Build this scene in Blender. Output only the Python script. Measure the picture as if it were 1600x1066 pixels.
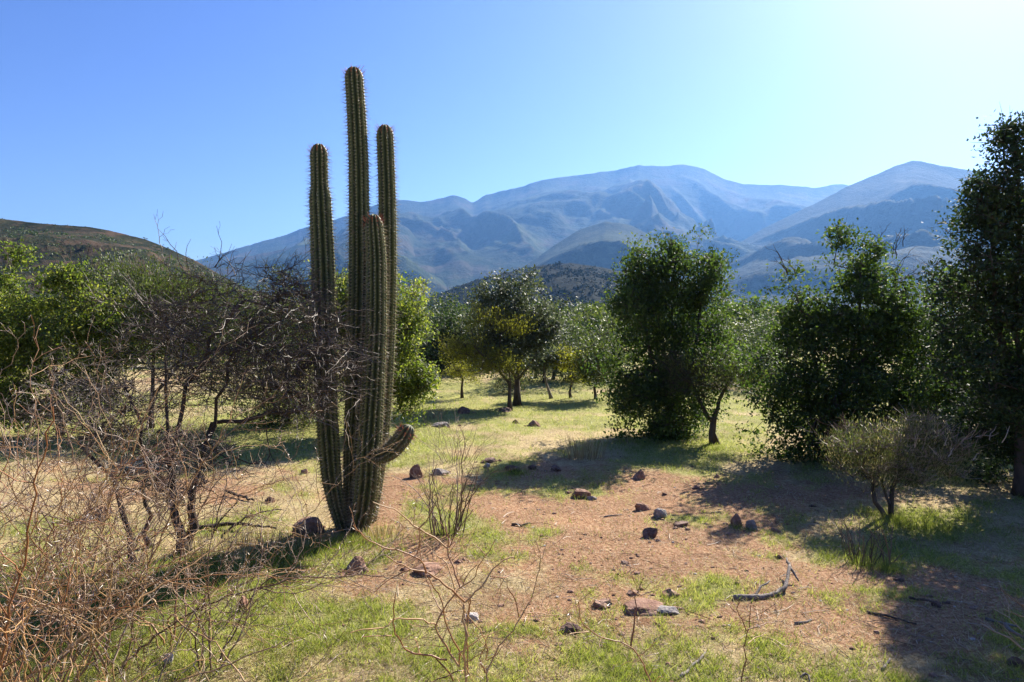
import bpy, math, random
import numpy as np
from mathutils import Vector

sc = bpy.context.scene
for o in list(bpy.data.objects):
    bpy.data.objects.remove(o)

# ------------------------------------------------------------------ camera, sky, sun, exposure
H = 2.2            # eye height above the meadow
F = 1062.0         # focal length in pixels of the 1600 px wide photograph
HOR = 490.0        # row of the horizon
cam_d = bpy.data.cameras.new("camera")
cam_d.sensor_width = 36.0
cam_d.lens = 36.0 * F / 1600.0
cam_d.shift_y = -(533.0 - HOR) / 1600.0
cam_d.clip_start = 0.05
cam_d.clip_end = 30000
cam = bpy.data.objects.new("camera", cam_d)
cam.location = (0, 0, H)
cam.rotation_euler = (math.radians(90), 0, 0)
sc.collection.objects.link(cam)
sc.camera = cam

SUN_AZ = math.radians(38.5)     # clockwise from the view direction
SUN_EL = math.radians(37.0)
world = bpy.data.worlds.new("World")
sc.world = world
world.use_nodes = True
wn = world.node_tree
bg = wn.nodes["Background"]
sky = wn.nodes.new("ShaderNodeTexSky")
sky.sky_type = 'NISHITA'
sky.sun_disc = False
sky.sun_elevation = SUN_EL
sky.sun_rotation = SUN_AZ
sky.altitude = 600
sky.air_density = 1.0
sky.dust_density = 0.9
sky.ozone_density = 3.0
hs = wn.nodes.new("ShaderNodeHueSaturation")
hs.inputs["Saturation"].default_value = 1.25
hs.inputs["Hue"].default_value = 0.523
wn.links.new(sky.outputs[0], hs.inputs["Color"])
wn.links.new(hs.outputs[0], bg.inputs[0])
bg.inputs[1].default_value = 0.056

sun_d = bpy.data.lights.new("sun", 'SUN')
sun_d.energy = 5.0
sun_d.angle = math.radians(0.53)
sun_d.color = (1.0, 0.93, 0.81)
sun = bpy.data.objects.new("sun", sun_d)
sdir = Vector((math.sin(SUN_AZ) * math.cos(SUN_EL), math.cos(SUN_AZ) * math.cos(SUN_EL), math.sin(SUN_EL)))
sun.rotation_euler = (-sdir).to_track_quat('-Z', 'Y').to_euler()
sun.location = (20, 30, 40)
sc.collection.objects.link(sun)

sc.view_settings.view_transform = 'Standard'
sc.view_settings.look = 'None'
sc.view_settings.exposure = 1.6
sc.view_settings.gamma = 1.0
sc.view_settings.use_curve_mapping = False
sc.render.engine = 'CYCLES'
cy = sc.cycles
cy.max_bounces = 6
cy.diffuse_bounces = 3
cy.glossy_bounces = 2
cy.transmission_bounces = 3
cy.volume_bounces = 0
cy.transparent_max_bounces = 4
cy.use_denoising = True
cy.caustics_reflective = False
cy.caustics_refractive = False

HAZE_DENSITY = 0.00011

# ------------------------------------------------------------------ helpers
def hash2(ix, iy, seed):
    h = (ix.astype(np.int64) * 374761393 + iy.astype(np.int64) * 668265263 + seed * 1442695041) & 0xFFFFFFFF
    h = ((h ^ (h >> 13)) * 1274126177) & 0xFFFFFFFF
    h = h ^ (h >> 16)
    return (h & 0xFFFFFF) / float(0xFFFFFF)

def vn(x, y, seed=0):
    x = np.asarray(x, float); y = np.asarray(y, float)
    ix = np.floor(x); iy = np.floor(y)
    fx = x - ix; fy = y - iy
    fx = fx * fx * fx * (fx * (fx * 6 - 15) + 10); fy = fy * fy * fy * (fy * (fy * 6 - 15) + 10)
    a = hash2(ix, iy, seed); b = hash2(ix + 1, iy, seed)
    c = hash2(ix, iy + 1, seed); d = hash2(ix + 1, iy + 1, seed)
    return (a * (1 - fx) + b * fx) * (1 - fy) + (c * (1 - fx) + d * fx) * fy

def fbm(x, y, seed=0, octv=4, gain=0.5):
    s = 0; a = 1; t = 0
    for k in range(octv):
        s = s + a * (vn(x, y, seed + k * 17) - 0.5) * 2
        t += a; a *= gain
        x = x * 2.03 + 11.3; y = y * 2.03 + 5.7
    return s / t

def ridged(x, y, seed=0, octv=4, gain=0.5):
    s = 0; a = 1; t = 0; w = 1
    for k in range(octv):
        n = 1 - np.abs((vn(x, y, seed + k * 31) - 0.5) * 2)
        n = n * n * w
        w = np.clip(n * 1.6, 0, 1)
        s = s + a * n; t += a; a *= gain
        x = x * 2.1 + 3.1; y = y * 2.1 + 8.4
    return s / t

def sstep(a, b, x):
    t = np.clip((np.asarray(x, float) - a) / (b - a), 0, 1)
    return t * t * (3 - 2 * t)

def hgt(x, y):
    x = np.asarray(x, float); y = np.asarray(y, float)
    r = np.hypot(x, y)
    z = 0.045 * fbm(x / 1.6, y / 1.6, 3, 3) * sstep(1, 4, r)
    z = z + 0.16 * fbm(x / 9, y / 9, 8, 2) * sstep(7, 18, r)
    z = z - 11.0 * sstep(48, 330, r)
    z = z + 2.2 * fbm(x / 90, y / 90, 12, 3) * sstep(90, 300, r)
    return z

def gx(px, D): return (px - 800.0) / F * D
def gz(py, D): return H - (py - HOR) / F * D
def gD(py): return F * H / (py - HOR)
def hz(x, y): return float(hgt(x, y))
def ground(px, py):
    D = gD(py); x = gx(px, D)
    return np.array([x, D, hz(x, D)])
def W(px, py, D):
    return np.array([gx(px, D), D, gz(py, D)])

def link(o, parent=None):
    sc.collection.objects.link(o)
    if parent is not None:
        o.parent = parent
    return o

class Acc:
    """collects vertices, polygons and per-vertex values for one mesh"""
    def __init__(s):
        s.v = []; s.f = {}; s.n = 0; s.a = {}; s.mi = {}
    def add(s, v, f, **attrs):
        v = np.asarray(v, np.float32).reshape(-1, 3)
        f = np.asarray(f, np.int64)
        s.v.append(v)
        s.f.setdefault(f.shape[1], []).append(f + s.n)
        for k, val in attrs.items():
            s.a.setdefault(k, []).append(np.broadcast_to(np.asarray(val, np.float32), (len(v),)).copy())
        s.n += len(v)
    def build(s, name, mat, parent=None, smooth=False, origin=None):
        me = bpy.data.meshes.new(name)
        v = np.concatenate(s.v) if s.v else np.zeros((0, 3), np.float32)
        if origin is not None:
            v = v - np.asarray(origin, np.float32)
        loops = []; starts = []; pos = 0
        for k, L in s.f.items():
            f = np.concatenate(L)
            loops.append(f.ravel()); starts.append(pos + np.arange(len(f)) * k); pos += f.size
        loops = np.concatenate(loops); starts = np.concatenate(starts)
        me.vertices.add(len(v)); me.vertices.foreach_set("co", v.ravel())
        me.loops.add(len(loops)); me.loops.foreach_set("vertex_index", loops.astype(np.int32))
        me.polygons.add(len(starts)); me.polygons.foreach_set("loop_start", starts.astype(np.int32))
        me.update(calc_edges=True)
        for k, L in s.a.items():
            at = me.attributes.new(k, 'FLOAT', 'POINT')
            at.data.foreach_set("value", np.concatenate(L))
        me.polygons.foreach_set("use_smooth", np.full(len(starts), smooth))
        me.materials.append(mat)
        o = bpy.data.objects.new(name, me)
        if origin is not None and parent is None:
            o.location = tuple(float(q) for q in origin)
        return link(o, parent)

def tag(o, label=None, cat=None, group=None, kind=None):
    if label: o["label"] = label
    if cat: o["category"] = cat
    if group: o["group"] = group
    if kind: o["kind"] = kind
    return o

def empty(name, loc, label, cat, group=None):
    o = bpy.data.objects.new(name, None)
    o.empty_display_size = 0.2
    o.location = tuple(float(q) for q in loc)
    link(o)
    return tag(o, label, cat, group)

def tube(acc, pts, rad, sides=5, cap=True, **attrs):
    P = np.asarray(pts, float); R = np.asarray(rad, float)
    n = len(P)
    T = np.empty_like(P)
    T[1:-1] = P[2:] - P[:-2]; T[0] = P[1] - P[0]; T[-1] = P[-1] - P[-2]
    T /= (np.linalg.norm(T, axis=1, keepdims=True) + 1e-9)
    m = np.abs(T.mean(0)); ref = np.zeros(3); ref[int(np.argmin(m))] = 1
    U = np.cross(T, ref); U /= (np.linalg.norm(U, axis=1, keepdims=True) + 1e-9)
    V = np.cross(T, U)
    a = np.arange(sides) * 2 * math.pi / sides
    ring = P[:, None, :] + R[:, None, None] * (np.cos(a)[None, :, None] * U[:, None, :] + np.sin(a)[None, :, None] * V[:, None, :])
    vv = ring.reshape(-1, 3)
    i = np.arange(n - 1)[:, None] * sides; j = np.arange(sides)[None, :]; j2 = (j + 1) % sides
    q = np.stack([i + j, i + j2, i + sides + j2, i + sides + j], -1).reshape(-1, 4)
    acc.add(vv, q, **attrs)
    if cap and R[-1] > 0.004:
        base = acc.n - sides
        acc.f.setdefault(sides, []).append(np.array([[base + k for k in range(sides)]]))
    if cap and R[0] > 0.008:
        base = acc.n - n * sides
        acc.f.setdefault(sides, []).append(np.array([[base + k for k in range(sides)][::-1]]))

def rhombs(acc, C, L, Wd, rng, up=0.35, axis=None, **attrs):
    """leaf shaped quads; C centres, L lengths, Wd widths"""
    n = len(C)
    a = rng.normal(size=(n, 3)) if axis is None else axis + rng.normal(size=(n, 3)) * 0.35
    a /= np.linalg.norm(a, axis=1, keepdims=True)
    nn = rng.normal(size=(n, 3)); nn[:, 2] += up * 3
    b = np.cross(a, nn); b /= (np.linalg.norm(b, axis=1, keepdims=True) + 1e-9)
    L = np.broadcast_to(L, (n,))[:, None]; Wd = np.broadcast_to(Wd, (n,))[:, None]
    nrm = np.cross(a, b)
    v = np.stack([C - a * L / 2, C + b * Wd / 2 + nrm * Wd * 0.12, C + a * L / 2, C - b * Wd / 2 + nrm * Wd * 0.12], 1).reshape(-1, 3)
    f = np.arange(n * 4).reshape(-1, 4)
    att = {k: np.repeat(np.broadcast_to(val, (n,)), 4) for k, val in attrs.items()}
    acc.add(v, f, **att)

# ------------------------------------------------------------------ materials
def newmat(name):
    m = bpy.data.materials.new(name); m.use_nodes = True
    nt = m.node_tree
    for n in list(nt.nodes): nt.nodes.remove(n)
    out = nt.nodes.new("ShaderNodeOutputMaterial")
    return m, nt, out
def nd(nt, t, **kw):
    n = nt.nodes.new(t)
    for k, v in kw.items(): setattr(n, k, v)
    return n
def ramp(nt, fac, stops):
    r = nd(nt, "ShaderNodeValToRGB")
    e = r.color_ramp.elements
    while len(e) < len(stops): e.new(0.5)
    for k, (p, c) in enumerate(stops):
        e[k].position = p; e[k].color = (*c, 1) if len(c) == 3 else c
    nt.links.new(fac, r.inputs[0])
    return r.outputs[0]
def noise(nt, vec, scale, detail=4, rough=0.55, out="Fac"):
    n = nd(nt, "ShaderNodeTexNoise")
    n.inputs["Scale"].default_value = scale; n.inputs["Detail"].default_value = detail
    n.inputs["Roughness"].default_value = rough
    if vec is not None: nt.links.new(vec, n.inputs["Vector"])
    return n.outputs[out]
def mix(nt, fac, a, b, blend='MIX'):
    m = nd(nt, "ShaderNodeMix", data_type='RGBA', blend_type=blend)
    for sock, val in ((m.inputs[0], fac), (m.inputs[6], a), (m.inputs[7], b)):
        if isinstance(val, (int, float)): sock.default_value = val
        elif isinstance(val, tuple): sock.default_value = (*val, 1)
        else: nt.links.new(val, sock)
    return m.outputs[2]
def math_(nt, op, a, b=None, c=None, clamp=False):
    m = nd(nt, "ShaderNodeMath", operation=op, use_clamp=clamp)
    for k, val in enumerate((a, b, c)):
        if val is None: continue
        if isinstance(val, (int, float)): m.inputs[k].default_value = val
        else: nt.links.new(val, m.inputs[k])
    return m.outputs[0]
def attr(nt, name):
    a = nd(nt, "ShaderNodeAttribute"); a.attribute_name = name
    return a.outputs["Fac"]
def pos(nt):
    return nd(nt, "ShaderNodeNewGeometry").outputs["Position"]
def bsdf(nt, out, col, rough=0.8, spec=0.3, normal=None):
    p = nd(nt, "ShaderNodeBsdfPrincipled")
    if isinstance(col, tuple): p.inputs["Base Color"].default_value = (*col, 1)
    else: nt.links.new(col, p.inputs["Base Color"])
    if isinstance(rough, (int, float)): p.inputs["Roughness"].default_value = rough
    else: nt.links.new(rough, p.inputs["Roughness"])
    p.inputs["Specular IOR Level"].default_value = spec
    if normal is not None: nt.links.new(normal, p.inputs["Normal"])
    if out is not None: nt.links.new(p.outputs[0], out.inputs[0])
    return p.outputs[0]
def bump(nt, h, strength, dist):
    b = nd(nt, "ShaderNodeBump"); b.inputs["Strength"].default_value = strength; b.inputs["Distance"].default_value = dist
    nt.links.new(h, b.inputs["Height"])
    return b.outputs[0]

def leaf_mat(name, stops, rough=0.4, spec=0.5, transl=0.35, tcol=1.6):
    m, nt, out = newmat(name)
    col = ramp(nt, attr(nt, "rnd"), stops)
    b = bsdf(nt, None, col, rough, spec)
    t = nd(nt, "ShaderNodeBsdfTranslucent")
    tc = mix(nt, 1.0, col, (tcol * 1.0, tcol * 1.08, tcol * 0.6), 'MULTIPLY')
    nt.links.new(tc, t.inputs[0])
    mx = nd(nt, "ShaderNodeMixShader"); mx.inputs[0].default_value = transl
    nt.links.new(b, mx.inputs[1]); nt.links.new(t.outputs[0], mx.inputs[2])
    nt.links.new(mx.outputs[0], out.inputs[0])
    return m

def bark_mat(name, c1, c2, scale=14, spec=0.15, rough=0.85):
    m, nt, out = newmat(name)
    p = pos(nt)
    mp = nd(nt, "ShaderNodeMapping"); mp.inputs["Scale"].default_value = (1, 1, 0.3)
    nt.links.new(p, mp.inputs[0])
    n = noise(nt, mp.outputs[0], scale, 6, 0.65)
    col = ramp(nt, n, [(0.3, c1), (0.7, c2)])
    n2 = noise(nt, mp.outputs[0], scale * 3, 4, 0.6)
    bsdf(nt, out, col, rough, spec, bump(nt, n2, 0.6, 0.02))
    return m

def twig_mat(name, stops, rough=0.55, spec=0.4):
    m, nt, out = newmat(name)
    n = noise(nt, pos(nt), 22, 3, 0.6)
    v = math_(nt, 'ADD', math_(nt, 'MULTIPLY', attr(nt, "rnd"), 0.65), math_(nt, 'MULTIPLY', n, 0.35))
    bsdf(nt, out, ramp(nt, v, stops), rough, spec)
    return m

M = {}
M['bark_dark'] = bark_mat('bark_dark', (0.035, 0.026, 0.02), (0.12, 0.09, 0.07))
M['bark_brown'] = bark_mat('bark_brown', (0.05, 0.032, 0.022), (0.17, 0.12, 0.085))
M['bark_grey'] = bark_mat('bark_grey', (0.09, 0.075, 0.065), (0.28, 0.24, 0.21), 20)
M['twig_dead'] = twig_mat('twig_dead', [(0.15, (0.028, 0.018, 0.012)), (0.6, (0.075, 0.05, 0.034)), (0.95, (0.21, 0.155, 0.115))])
M['twig_red'] = twig_mat('twig_red', [(0.15, (0.11, 0.035, 0.016)), (0.5, (0.27, 0.11, 0.042)), (0.9, (0.52, 0.33, 0.14))], 0.5, 0.4)
M['twig_tan'] = twig_mat('twig_tan', [(0.15, (0.10, 0.055, 0.032)), (0.55, (0.25, 0.165, 0.11)), (0.95, (0.50, 0.40, 0.29))])
M['twig_gold'] = twig_mat('twig_gold', [(0.15, (0.12, 0.05, 0.02)), (0.5, (0.28, 0.15, 0.06)), (0.9, (0.55, 0.38, 0.18))], 0.45, 0.5)
M['twig_dry'] = twig_mat('twig_dry', [(0.15, (0.07, 0.04, 0.025)), (0.55, (0.17, 0.11, 0.075)), (0.95, (0.36, 0.27, 0.2))])
M['thorn'] = twig_mat('thorn', [(0.2, (0.30, 0.18, 0.10)), (0.9, (0.62, 0.54, 0.44))], 0.4, 0.5)
M['leaf_gloss'] = leaf_mat('leaf_gloss', [(0.0, (0.018, 0.034, 0.008)), (0.6, (0.05, 0.082, 0.017)), (1.0, (0.13, 0.165, 0.035))], 0.62, 0.28, 0.42, 1.9)
M['leaf_bright'] = leaf_mat('leaf_bright', [(0.0, (0.03, 0.05, 0.010)), (0.55, (0.10, 0.13, 0.02)), (1.0, (0.34, 0.32, 0.08))], 0.5, 0.4, 0.5, 2.1)
M['leaf_olive'] = leaf_mat('leaf_olive', [(0.0, (0.03, 0.045, 0.012)), (0.6, (0.085, 0.11, 0.025)), (1.0, (0.16, 0.18, 0.045))], 0.5, 0.4, 0.35)
M['leaf_yellow'] = leaf_mat('leaf_yellow', [(0.0, (0.07, 0.075, 0.012)), (0.6, (0.19, 0.18, 0.025)), (1.0, (0.30, 0.27, 0.06))], 0.6, 0.3, 0.5, 2.0)
M['leaf_grey'] = leaf_mat('leaf_grey', [(0.0, (0.035, 0.05, 0.025)), (0.6, (0.09, 0.11, 0.06)), (1.0, (0.24, 0.25, 0.19))], 0.55, 0.4, 0.3, 1.2)
M['leaf_dark'] = leaf_mat('leaf_dark', [(0.0, (0.012, 0.022, 0.008)), (0.7, (0.035, 0.06, 0.018)), (1.0, (0.08, 0.10, 0.03))], 0.62, 0.28, 0.3)
M['leaf_broom'] = leaf_mat('leaf_broom', [(0.0, (0.04, 0.05, 0.018)), (0.6, (0.10, 0.12, 0.045)), (0.8, (0.36, 0.29, 0.17)), (1.0, (0.62, 0.50, 0.36))], 0.7, 0.2, 0.45, 1.5)
M['leaf_scrub'] = leaf_mat('leaf_scrub', [(0.0, (0.008, 0.013, 0.006)), (0.6, (0.018, 0.026, 0.010)), (1.0, (0.045, 0.05, 0.02))], 0.8, 0.1, 0.12, 1.0)
M['leaf_wood'] = leaf_mat('leaf_wood', [(0.0, (0.022, 0.035, 0.014)), (0.6, (0.055, 0.08, 0.028)), (1.0, (0.13, 0.14, 0.045))], 0.6, 0.3, 0.25)

# ------------------------------------------------------------------ ground
GREEN = [(150, 600, 360, 34, -.7), (980, 600, 500, 14, -.3), (330, 960, 340, 60, 1.2), (110, 1010, 230, 70, 1.0), (490, 870, 90, 26, 1.1), (420, 690, 190, 40, .8), (760, 640, 260, 50, .75), (300, 700, 200, 30, .4),
         (1110, 700, 90, 22, 1.6), (1440, 818, 110, 18, 1.5), (690, 822, 60, 22, 1.0), (1360, 868, 70, 16, 1.0), (1000, 640, 260, 26, .6),
         (640, 1000, 110, 60, .6), (620, 690, 120, 22, .8), (940, 700, 120, 14, .5), (1040, 806, 60, 18, .5), (60, 900, 160, 50, .7),
         (840, 750, 120, 16, .5), (1090, 940, 60, 14, .7), (1560, 990, 80, 40, .4), (1240, 870, 120, 12, .5), (930, 1010, 120, 40, .3)]
DIRT = [(900, 830, 260, 70, 1.0), (1260, 960, 330, 80, 1.1), (1200, 780, 240, 40, 1.2), (630, 770, 70, 35, .9), (560, 920, 70, 40, .6),
        (350, 770, 90, 26, .5), (1080, 770, 150, 36, .8), (1020, 890, 200, 40, .9), (890, 730, 100, 18, .6), (660, 865, 50, 24, 1.3),
        (820, 950, 160, 60, .6), (1500, 930, 160, 60, .7), (590, 810, 60, 20, .4)]
def patch(x, y):
    """how green and how bare the meadow is at a place on the ground"""
    x = np.asarray(x, float); y = np.asarray(y, float)
    Y = np.maximum(y, 0.6)
    px = 800 + F * x / Y; py = HOR + F * H / Y
    g = np.zeros_like(px); d = np.zeros_like(px)
    for cx, cy_, rx, ry, w in GREEN: g += w * np.exp(-((px - cx) / rx) ** 2 - ((py - cy_) / ry) ** 2)
    for cx, cy_, rx, ry, w in DIRT: d += w * np.exp(-((px - cx) / rx) ** 2 - ((py - cy_) / ry) ** 2)
    far = sstep(9, 16, y)
    front = sstep(0.6, 2.5, y)
    n = fbm(x / 0.9, y / 0.9, 40, 4, 0.6)
    n2 = fbm(x / 3.0, y / 3.0, 50, 3, 0.6) + .5 * fbm(x / 9.0, y / 4.5, 55, 3, 0.6) * far
    n3 = fbm(x / 0.28, y / 0.28, 70, 3, 0.6)
    G = (0.47 + 0.08 * far) + (0.50 * g * front) - 0.28 * np.clip(d, 0, 1.3) + 0.70 * n + 0.45 * n2 + 0.5 * n3
    Dd = 0.12 + 0.55 * d * front - 0.30 * far - 0.3 * g + 0.75 * fbm(x / 1.1, y / 1.1, 90, 4, 0.6) + 0.35 * n3
    return np.clip(G, 0, 1), np.clip(Dd, 0, 1)

def ground_mat():
    m, nt, out = newmat("meadow_ground")
    p = pos(nt)
    g = attr(nt, "green"); d = attr(nt, "dirt")
    fine = noise(nt, p, 28, 6, 0.7); mid = noise(nt, p, 5.5, 6, 0.65); micro = noise(nt, p, 110, 4, 0.7)
    straw = ramp(nt, fine, [(0.30, (0.21, 0.155, 0.08)), (0.5, (0.44, 0.34, 0.185)), (0.70, (0.65, 0.54, 0.32))])
    earth = ramp(nt, fine, [(0.30, (0.17, 0.085, 0.045)), (0.5, (0.35, 0.20, 0.115)), (0.72, (0.56, 0.40, 0.26))])
    grass = ramp(nt, fine, [(0.32, (0.13, 0.14, 0.04)), (0.5, (0.28, 0.28, 0.09)), (0.72, (0.46, 0.43, 0.18))])
    sd = math_(nt, 'ADD', d, math_(nt, 'MULTIPLY_ADD', mid, 1.1, -0.55))
    sd = math_(nt, 'MULTIPLY_ADD', math_(nt, 'SUBTRACT', sd, 0.30), 3.0, 0.5, clamp=True)
    col = mix(nt, sd, straw, earth)
    sg = math_(nt, 'ADD', g, math_(nt, 'MULTIPLY_ADD', fine, 0.9, -0.45))
    sg = math_(nt, 'MULTIPLY_ADD', math_(nt, 'SUBTRACT', sg, 0.5), 2.2, 0.5, clamp=True)
    col = mix(nt, sg, col, grass)
    # far floor of the valley: scrub instead of meadow
    geo = nd(nt, "ShaderNodeSeparateXYZ"); nt.links.new(p, geo.inputs[0])
    far = math_(nt, 'MULTIPLY', math_(nt, 'SUBTRACT', geo.outputs[1], 70), 1 / 160.0, clamp=True)
    fn = noise(nt, p, 0.06, 6, 0.7)
    scrub = ramp(nt, fn, [(0.35, (0.035, 0.05, 0.02)), (0.55, (0.09, 0.10, 0.04)), (0.7, (0.22, 0.20, 0.09))])
    col = mix(nt, far, col, scrub)
    col = mix(nt, 0.55, col, ramp(nt, micro, [(0.3, (0.35, 0.33, 0.30)), (0.62, (1.15, 1.12, 1.05))]), 'MULTIPLY')
    big = noise(nt, p, 1.6, 5, 0.6)
    col = mix(nt, 1.0, col, ramp(nt, big, [(0.32, (0.80, 0.78, 0.76)), (0.5, (1, 1, 1)), (0.68, (1.22, 1.2, 1.15))]), 'MULTIPLY')
    hgt_ = math_(nt, 'ADD', math_(nt, 'MULTIPLY', micro, 0.4), fine)
    bsdf(nt, out, col, 0.95, 0.12, bump(nt, hgt_, 0.9, 0.035))
    return m

azf = np.radians(np.linspace(-50, 50, 340))
azb = np.radians(np.linspace(50, 310, 90))[1:-1]
az = np.concatenate([azf, azb]); nA = len(az)
rr = np.concatenate([[0.0, 0.5], np.geomspace(1.0, 5300, 310)]); nR = len(rr)
A_, R_ = np.meshgrid(az, rr)
X = R_ * np.sin(A_); Y = R_ * np.cos(A_)
Z = hgt(X, Y)
G_, D_ = patch(X, Y)
i = np.arange(nR - 1)[:, None] * nA; j = np.arange(nA)[None, :]; j2 = (j + 1) % nA
q = np.stack([i + j, i + nA + j, i + nA + j2, i + j2], -1).reshape(-1, 4)
acc = Acc(); acc.add(np.stack([X, Y, Z], -1).reshape(-1, 3), q[:, ::-1], green=G_.ravel(), dirt=D_.ravel())
ground_o = tag(acc.build("ground", ground_mat(), smooth=True), "sunlit meadow of short green grass, dry straw and reddish bare earth", kind='structure')

# ------------------------------------------------------------------ mountains and hills
def slope_mat(name, soil, scrub, scale, bias=0.5, light=(0.2, 0.17, 0.09), red=None):
    m, nt, out = newmat(name)
    p = pos(nt)
    n1 = noise(nt, p, scale, 8, 0.68); n2 = noise(nt, p, scale * 0.16, 4, 0.55); n3 = noise(nt, p, scale * 5, 4, 0.7)
    v = math_(nt, 'ADD', math_(nt, 'MULTIPLY', n1, 0.6), math_(nt, 'MULTIPLY', n3, 0.4))
    a = ramp(nt, v, [(bias - 0.06, scrub), (bias + 0.02, tuple(0.5 * (p_ + q_) for p_, q_ in zip(soil, scrub))), (bias + 0.09, soil)])
    col = mix(nt, ramp(nt, n2, [(0.52, (0, 0, 0)), (0.66, (0.7, 0.7, 0.7))]), a, light)
    if red:
        col = mix(nt, ramp(nt, noise(nt, p, scale * 0.5, 5, 0.6), [(0.5, (0, 0, 0)), (0.62, (0.75, 0.75, 0.75))]), col, red)
    bsdf(nt, out, col, 0.95, 0.05, bump(nt, v, 0.8, 1.2 / scale * 0.22))
    return m

def range_mesh(name, label, sil, Dr, Db, mat, spur=0.25, wav=300.0, seed=0, n_u=420, n_t=200, power=1.15, wig=0.06, zb=-14.0, back=0.35, rough=0.05, jag=1.0, skew=0.0):
    """a heightfield whose crest follows a skyline, with spurs and gullies running down towards the valley"""
    sil = np.array(sil, float)
    px = np.linspace(sil[0, 0], sil[-1, 0], n_u)
    py = np.interp(px, sil[:, 0], sil[:, 1])
    k = np.array([1, 2, 3, 2, 1.0]); k /= k.sum()
    py = np.convolve(np.pad(py, 2, 'edge'), k, 'valid')
    py = py + jag * fbm(px / 14.0, px * 0 + seed, seed + 5, 4, 0.6)
    t = np.concatenate([np.linspace(0, 1, n_t), 1 + np.linspace(0, back, 24)[1:]])
    PX, T = np.meshgrid(px, t)
    PY = np.broadcast_to(py, PX.shape)
    Dr_ = Dr * (1 + wig * fbm(PX / 160.0, PX * 0 + 3.3, seed + 9, 3))
    Y = Db + T * (Dr_ - Db)
    X = (PX - 800.0) / F * Y
    Zr = H + (HOR - PY) / F * Dr_
    wx = X + wav * 0.9 * fbm(X / (wav * 2.6), Y / (wav * 2.6), seed + 1, 3) + skew * (Y - Db)
    wy = Y + wav * 0.9 * fbm(X / (wav * 2.6), Y / (wav * 2.6), seed + 2, 3)
    rg = ridged(wx / wav, wy / (wav * 2.3), seed + 3, 5, 0.42)
    prof = np.where(T <= 1, np.clip(T, 0, 1) ** power, 1 - (np.clip(T - 1, 0, 9) / back) ** 1.4)
    Tc = np.clip(T, 0, 1)
    env = np.where(T <= 1, np.sin(np.pi * Tc ** 0.75) ** 0.9 * (1 - Tc ** 4), 0)
    Hh = Zr - zb
    Z = zb + Hh * prof * (1 + spur * env * (np.clip(rg, 0, .95) - 0.5) * 2.2)
    Z = Z + Hh * rough * env * prof * fbm(X / (wav * .22), Y / (wav * .22), seed + 7, 4, .6)
    Ac = np.maximum((HOR - PY) / F, 0.004)
    A = np.clip((Z - H) / Y / Ac, -9, 3)
    A2 = np.where(A < 0.75, A, 0.75 + 0.21 * (1 - np.exp(-(A - 0.75) / 0.21)))
    wgt = np.where(T <= 1, 1 - Tc ** 10, 0)
    Z = Z * (1 - wgt) + (H + A2 * Ac * Y) * wgt
    Z = np.maximum(Z, zb - 2)
    # never rise above the line of sight to the crest
    nt_, nu = PX.shape
    i = np.arange(nt_ - 1)[:, None] * nu; j = np.arange(nu - 1)[None, :]
    q = np.stack([i + j, i + j + 1, i + nu + j + 1, i + nu + j], -1).reshape(-1, 4)
    acc = Acc(); acc.add(np.stack([X, Y, Z], -1).reshape(-1, 3), q)
    o = acc.build(name, mat, smooth=True)
    tag(o, label, kind='structure')
    return X, Y, Z, T

m_far = slope_mat('far_mountain', (0.048, 0.052, 0.024), (0.011, 0.021, 0.008), 0.012, 0.53, (0.058, 0.072, 0.025), (0.06, 0.045, 0.03))
m_peak = slope_mat('right_mountain', (0.026, 0.028, 0.018), (0.010, 0.015, 0.008), 0.014, 0.52, (0.034, 0.038, 0.018))
m_cone = slope_mat('cone_hill', (0.045, 0.05, 0.024), (0.013, 0.021, 0.009), 0.03, 0.52, (0.06, 0.07, 0.028))
m_knoll = slope_mat('wooded_hill', (0.013, 0.015, 0.008), (0.006, 0.009, 0.005), 0.10, 0.56, (0.012, 0.015, 0.007))
m_left = slope_mat('scrub_hill', (0.085, 0.062, 0.036), (0.016, 0.02, 0.009), 0.16, 0.565, (0.05, 0.05, 0.022), (0.085, 0.055, 0.036))

range_mesh("mountain", "long blue mountain ridge filling the middle of the skyline",
    [(120, 440), (240, 425), (340, 398), (400, 380), (450, 366), (485, 353), (520, 345), (560, 330), (600, 315), (625, 312), (660, 315), (690, 310), (708, 304),
     (722, 308), (738, 317), (760, 304), (790, 298), (820, 291), (834, 284), (880, 277), (920, 271), (960, 267), (1000, 258), (1030, 261), (1070, 257),
     (1100, 264), (1130, 279), (1160, 287), (1200, 289), (1240, 290), (1270, 294), (1300, 289), (1322, 288), (1380, 305), (1450, 325), (1550, 350)],
    4000, 1500, m_far, spur=0.62, wav=560, rough=0.10, seed=11, n_u=520, n_t=190, power=1.25, jag=1.6, skew=0.35)
range_mesh("mountain", "dark lower mountain shoulder descending behind the cactus on the left",
    [(160, 450), (300, 420), (380, 402), (450, 388), (520, 372), (575, 350), (610, 342), (640, 358), (668, 395), (700, 425), (745, 452), (800, 468), (860, 480)],
    2700, 1100, m_far, spur=0.48, wav=300, rough=0.12, seed=23, n_u=300, n_t=140, skew=-0.3)
range_mesh("mountain", "shadowed pointed mountain at the right end of the skyline",
    [(960, 492), (1040, 455), (1100, 412), (1130, 394), (1200, 353), (1270, 320), (1325, 291), (1370, 272), (1400, 259), (1427, 250), (1460, 257), (1530, 268),
     (1600, 284), (1750, 330), (1900, 390), (2050, 450)],
    2600, 800, m_peak, spur=0.42, wav=380, rough=0.12, seed=37, n_u=400, n_t=150, power=1.35, jag=0.9, skew=0.5)
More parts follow.
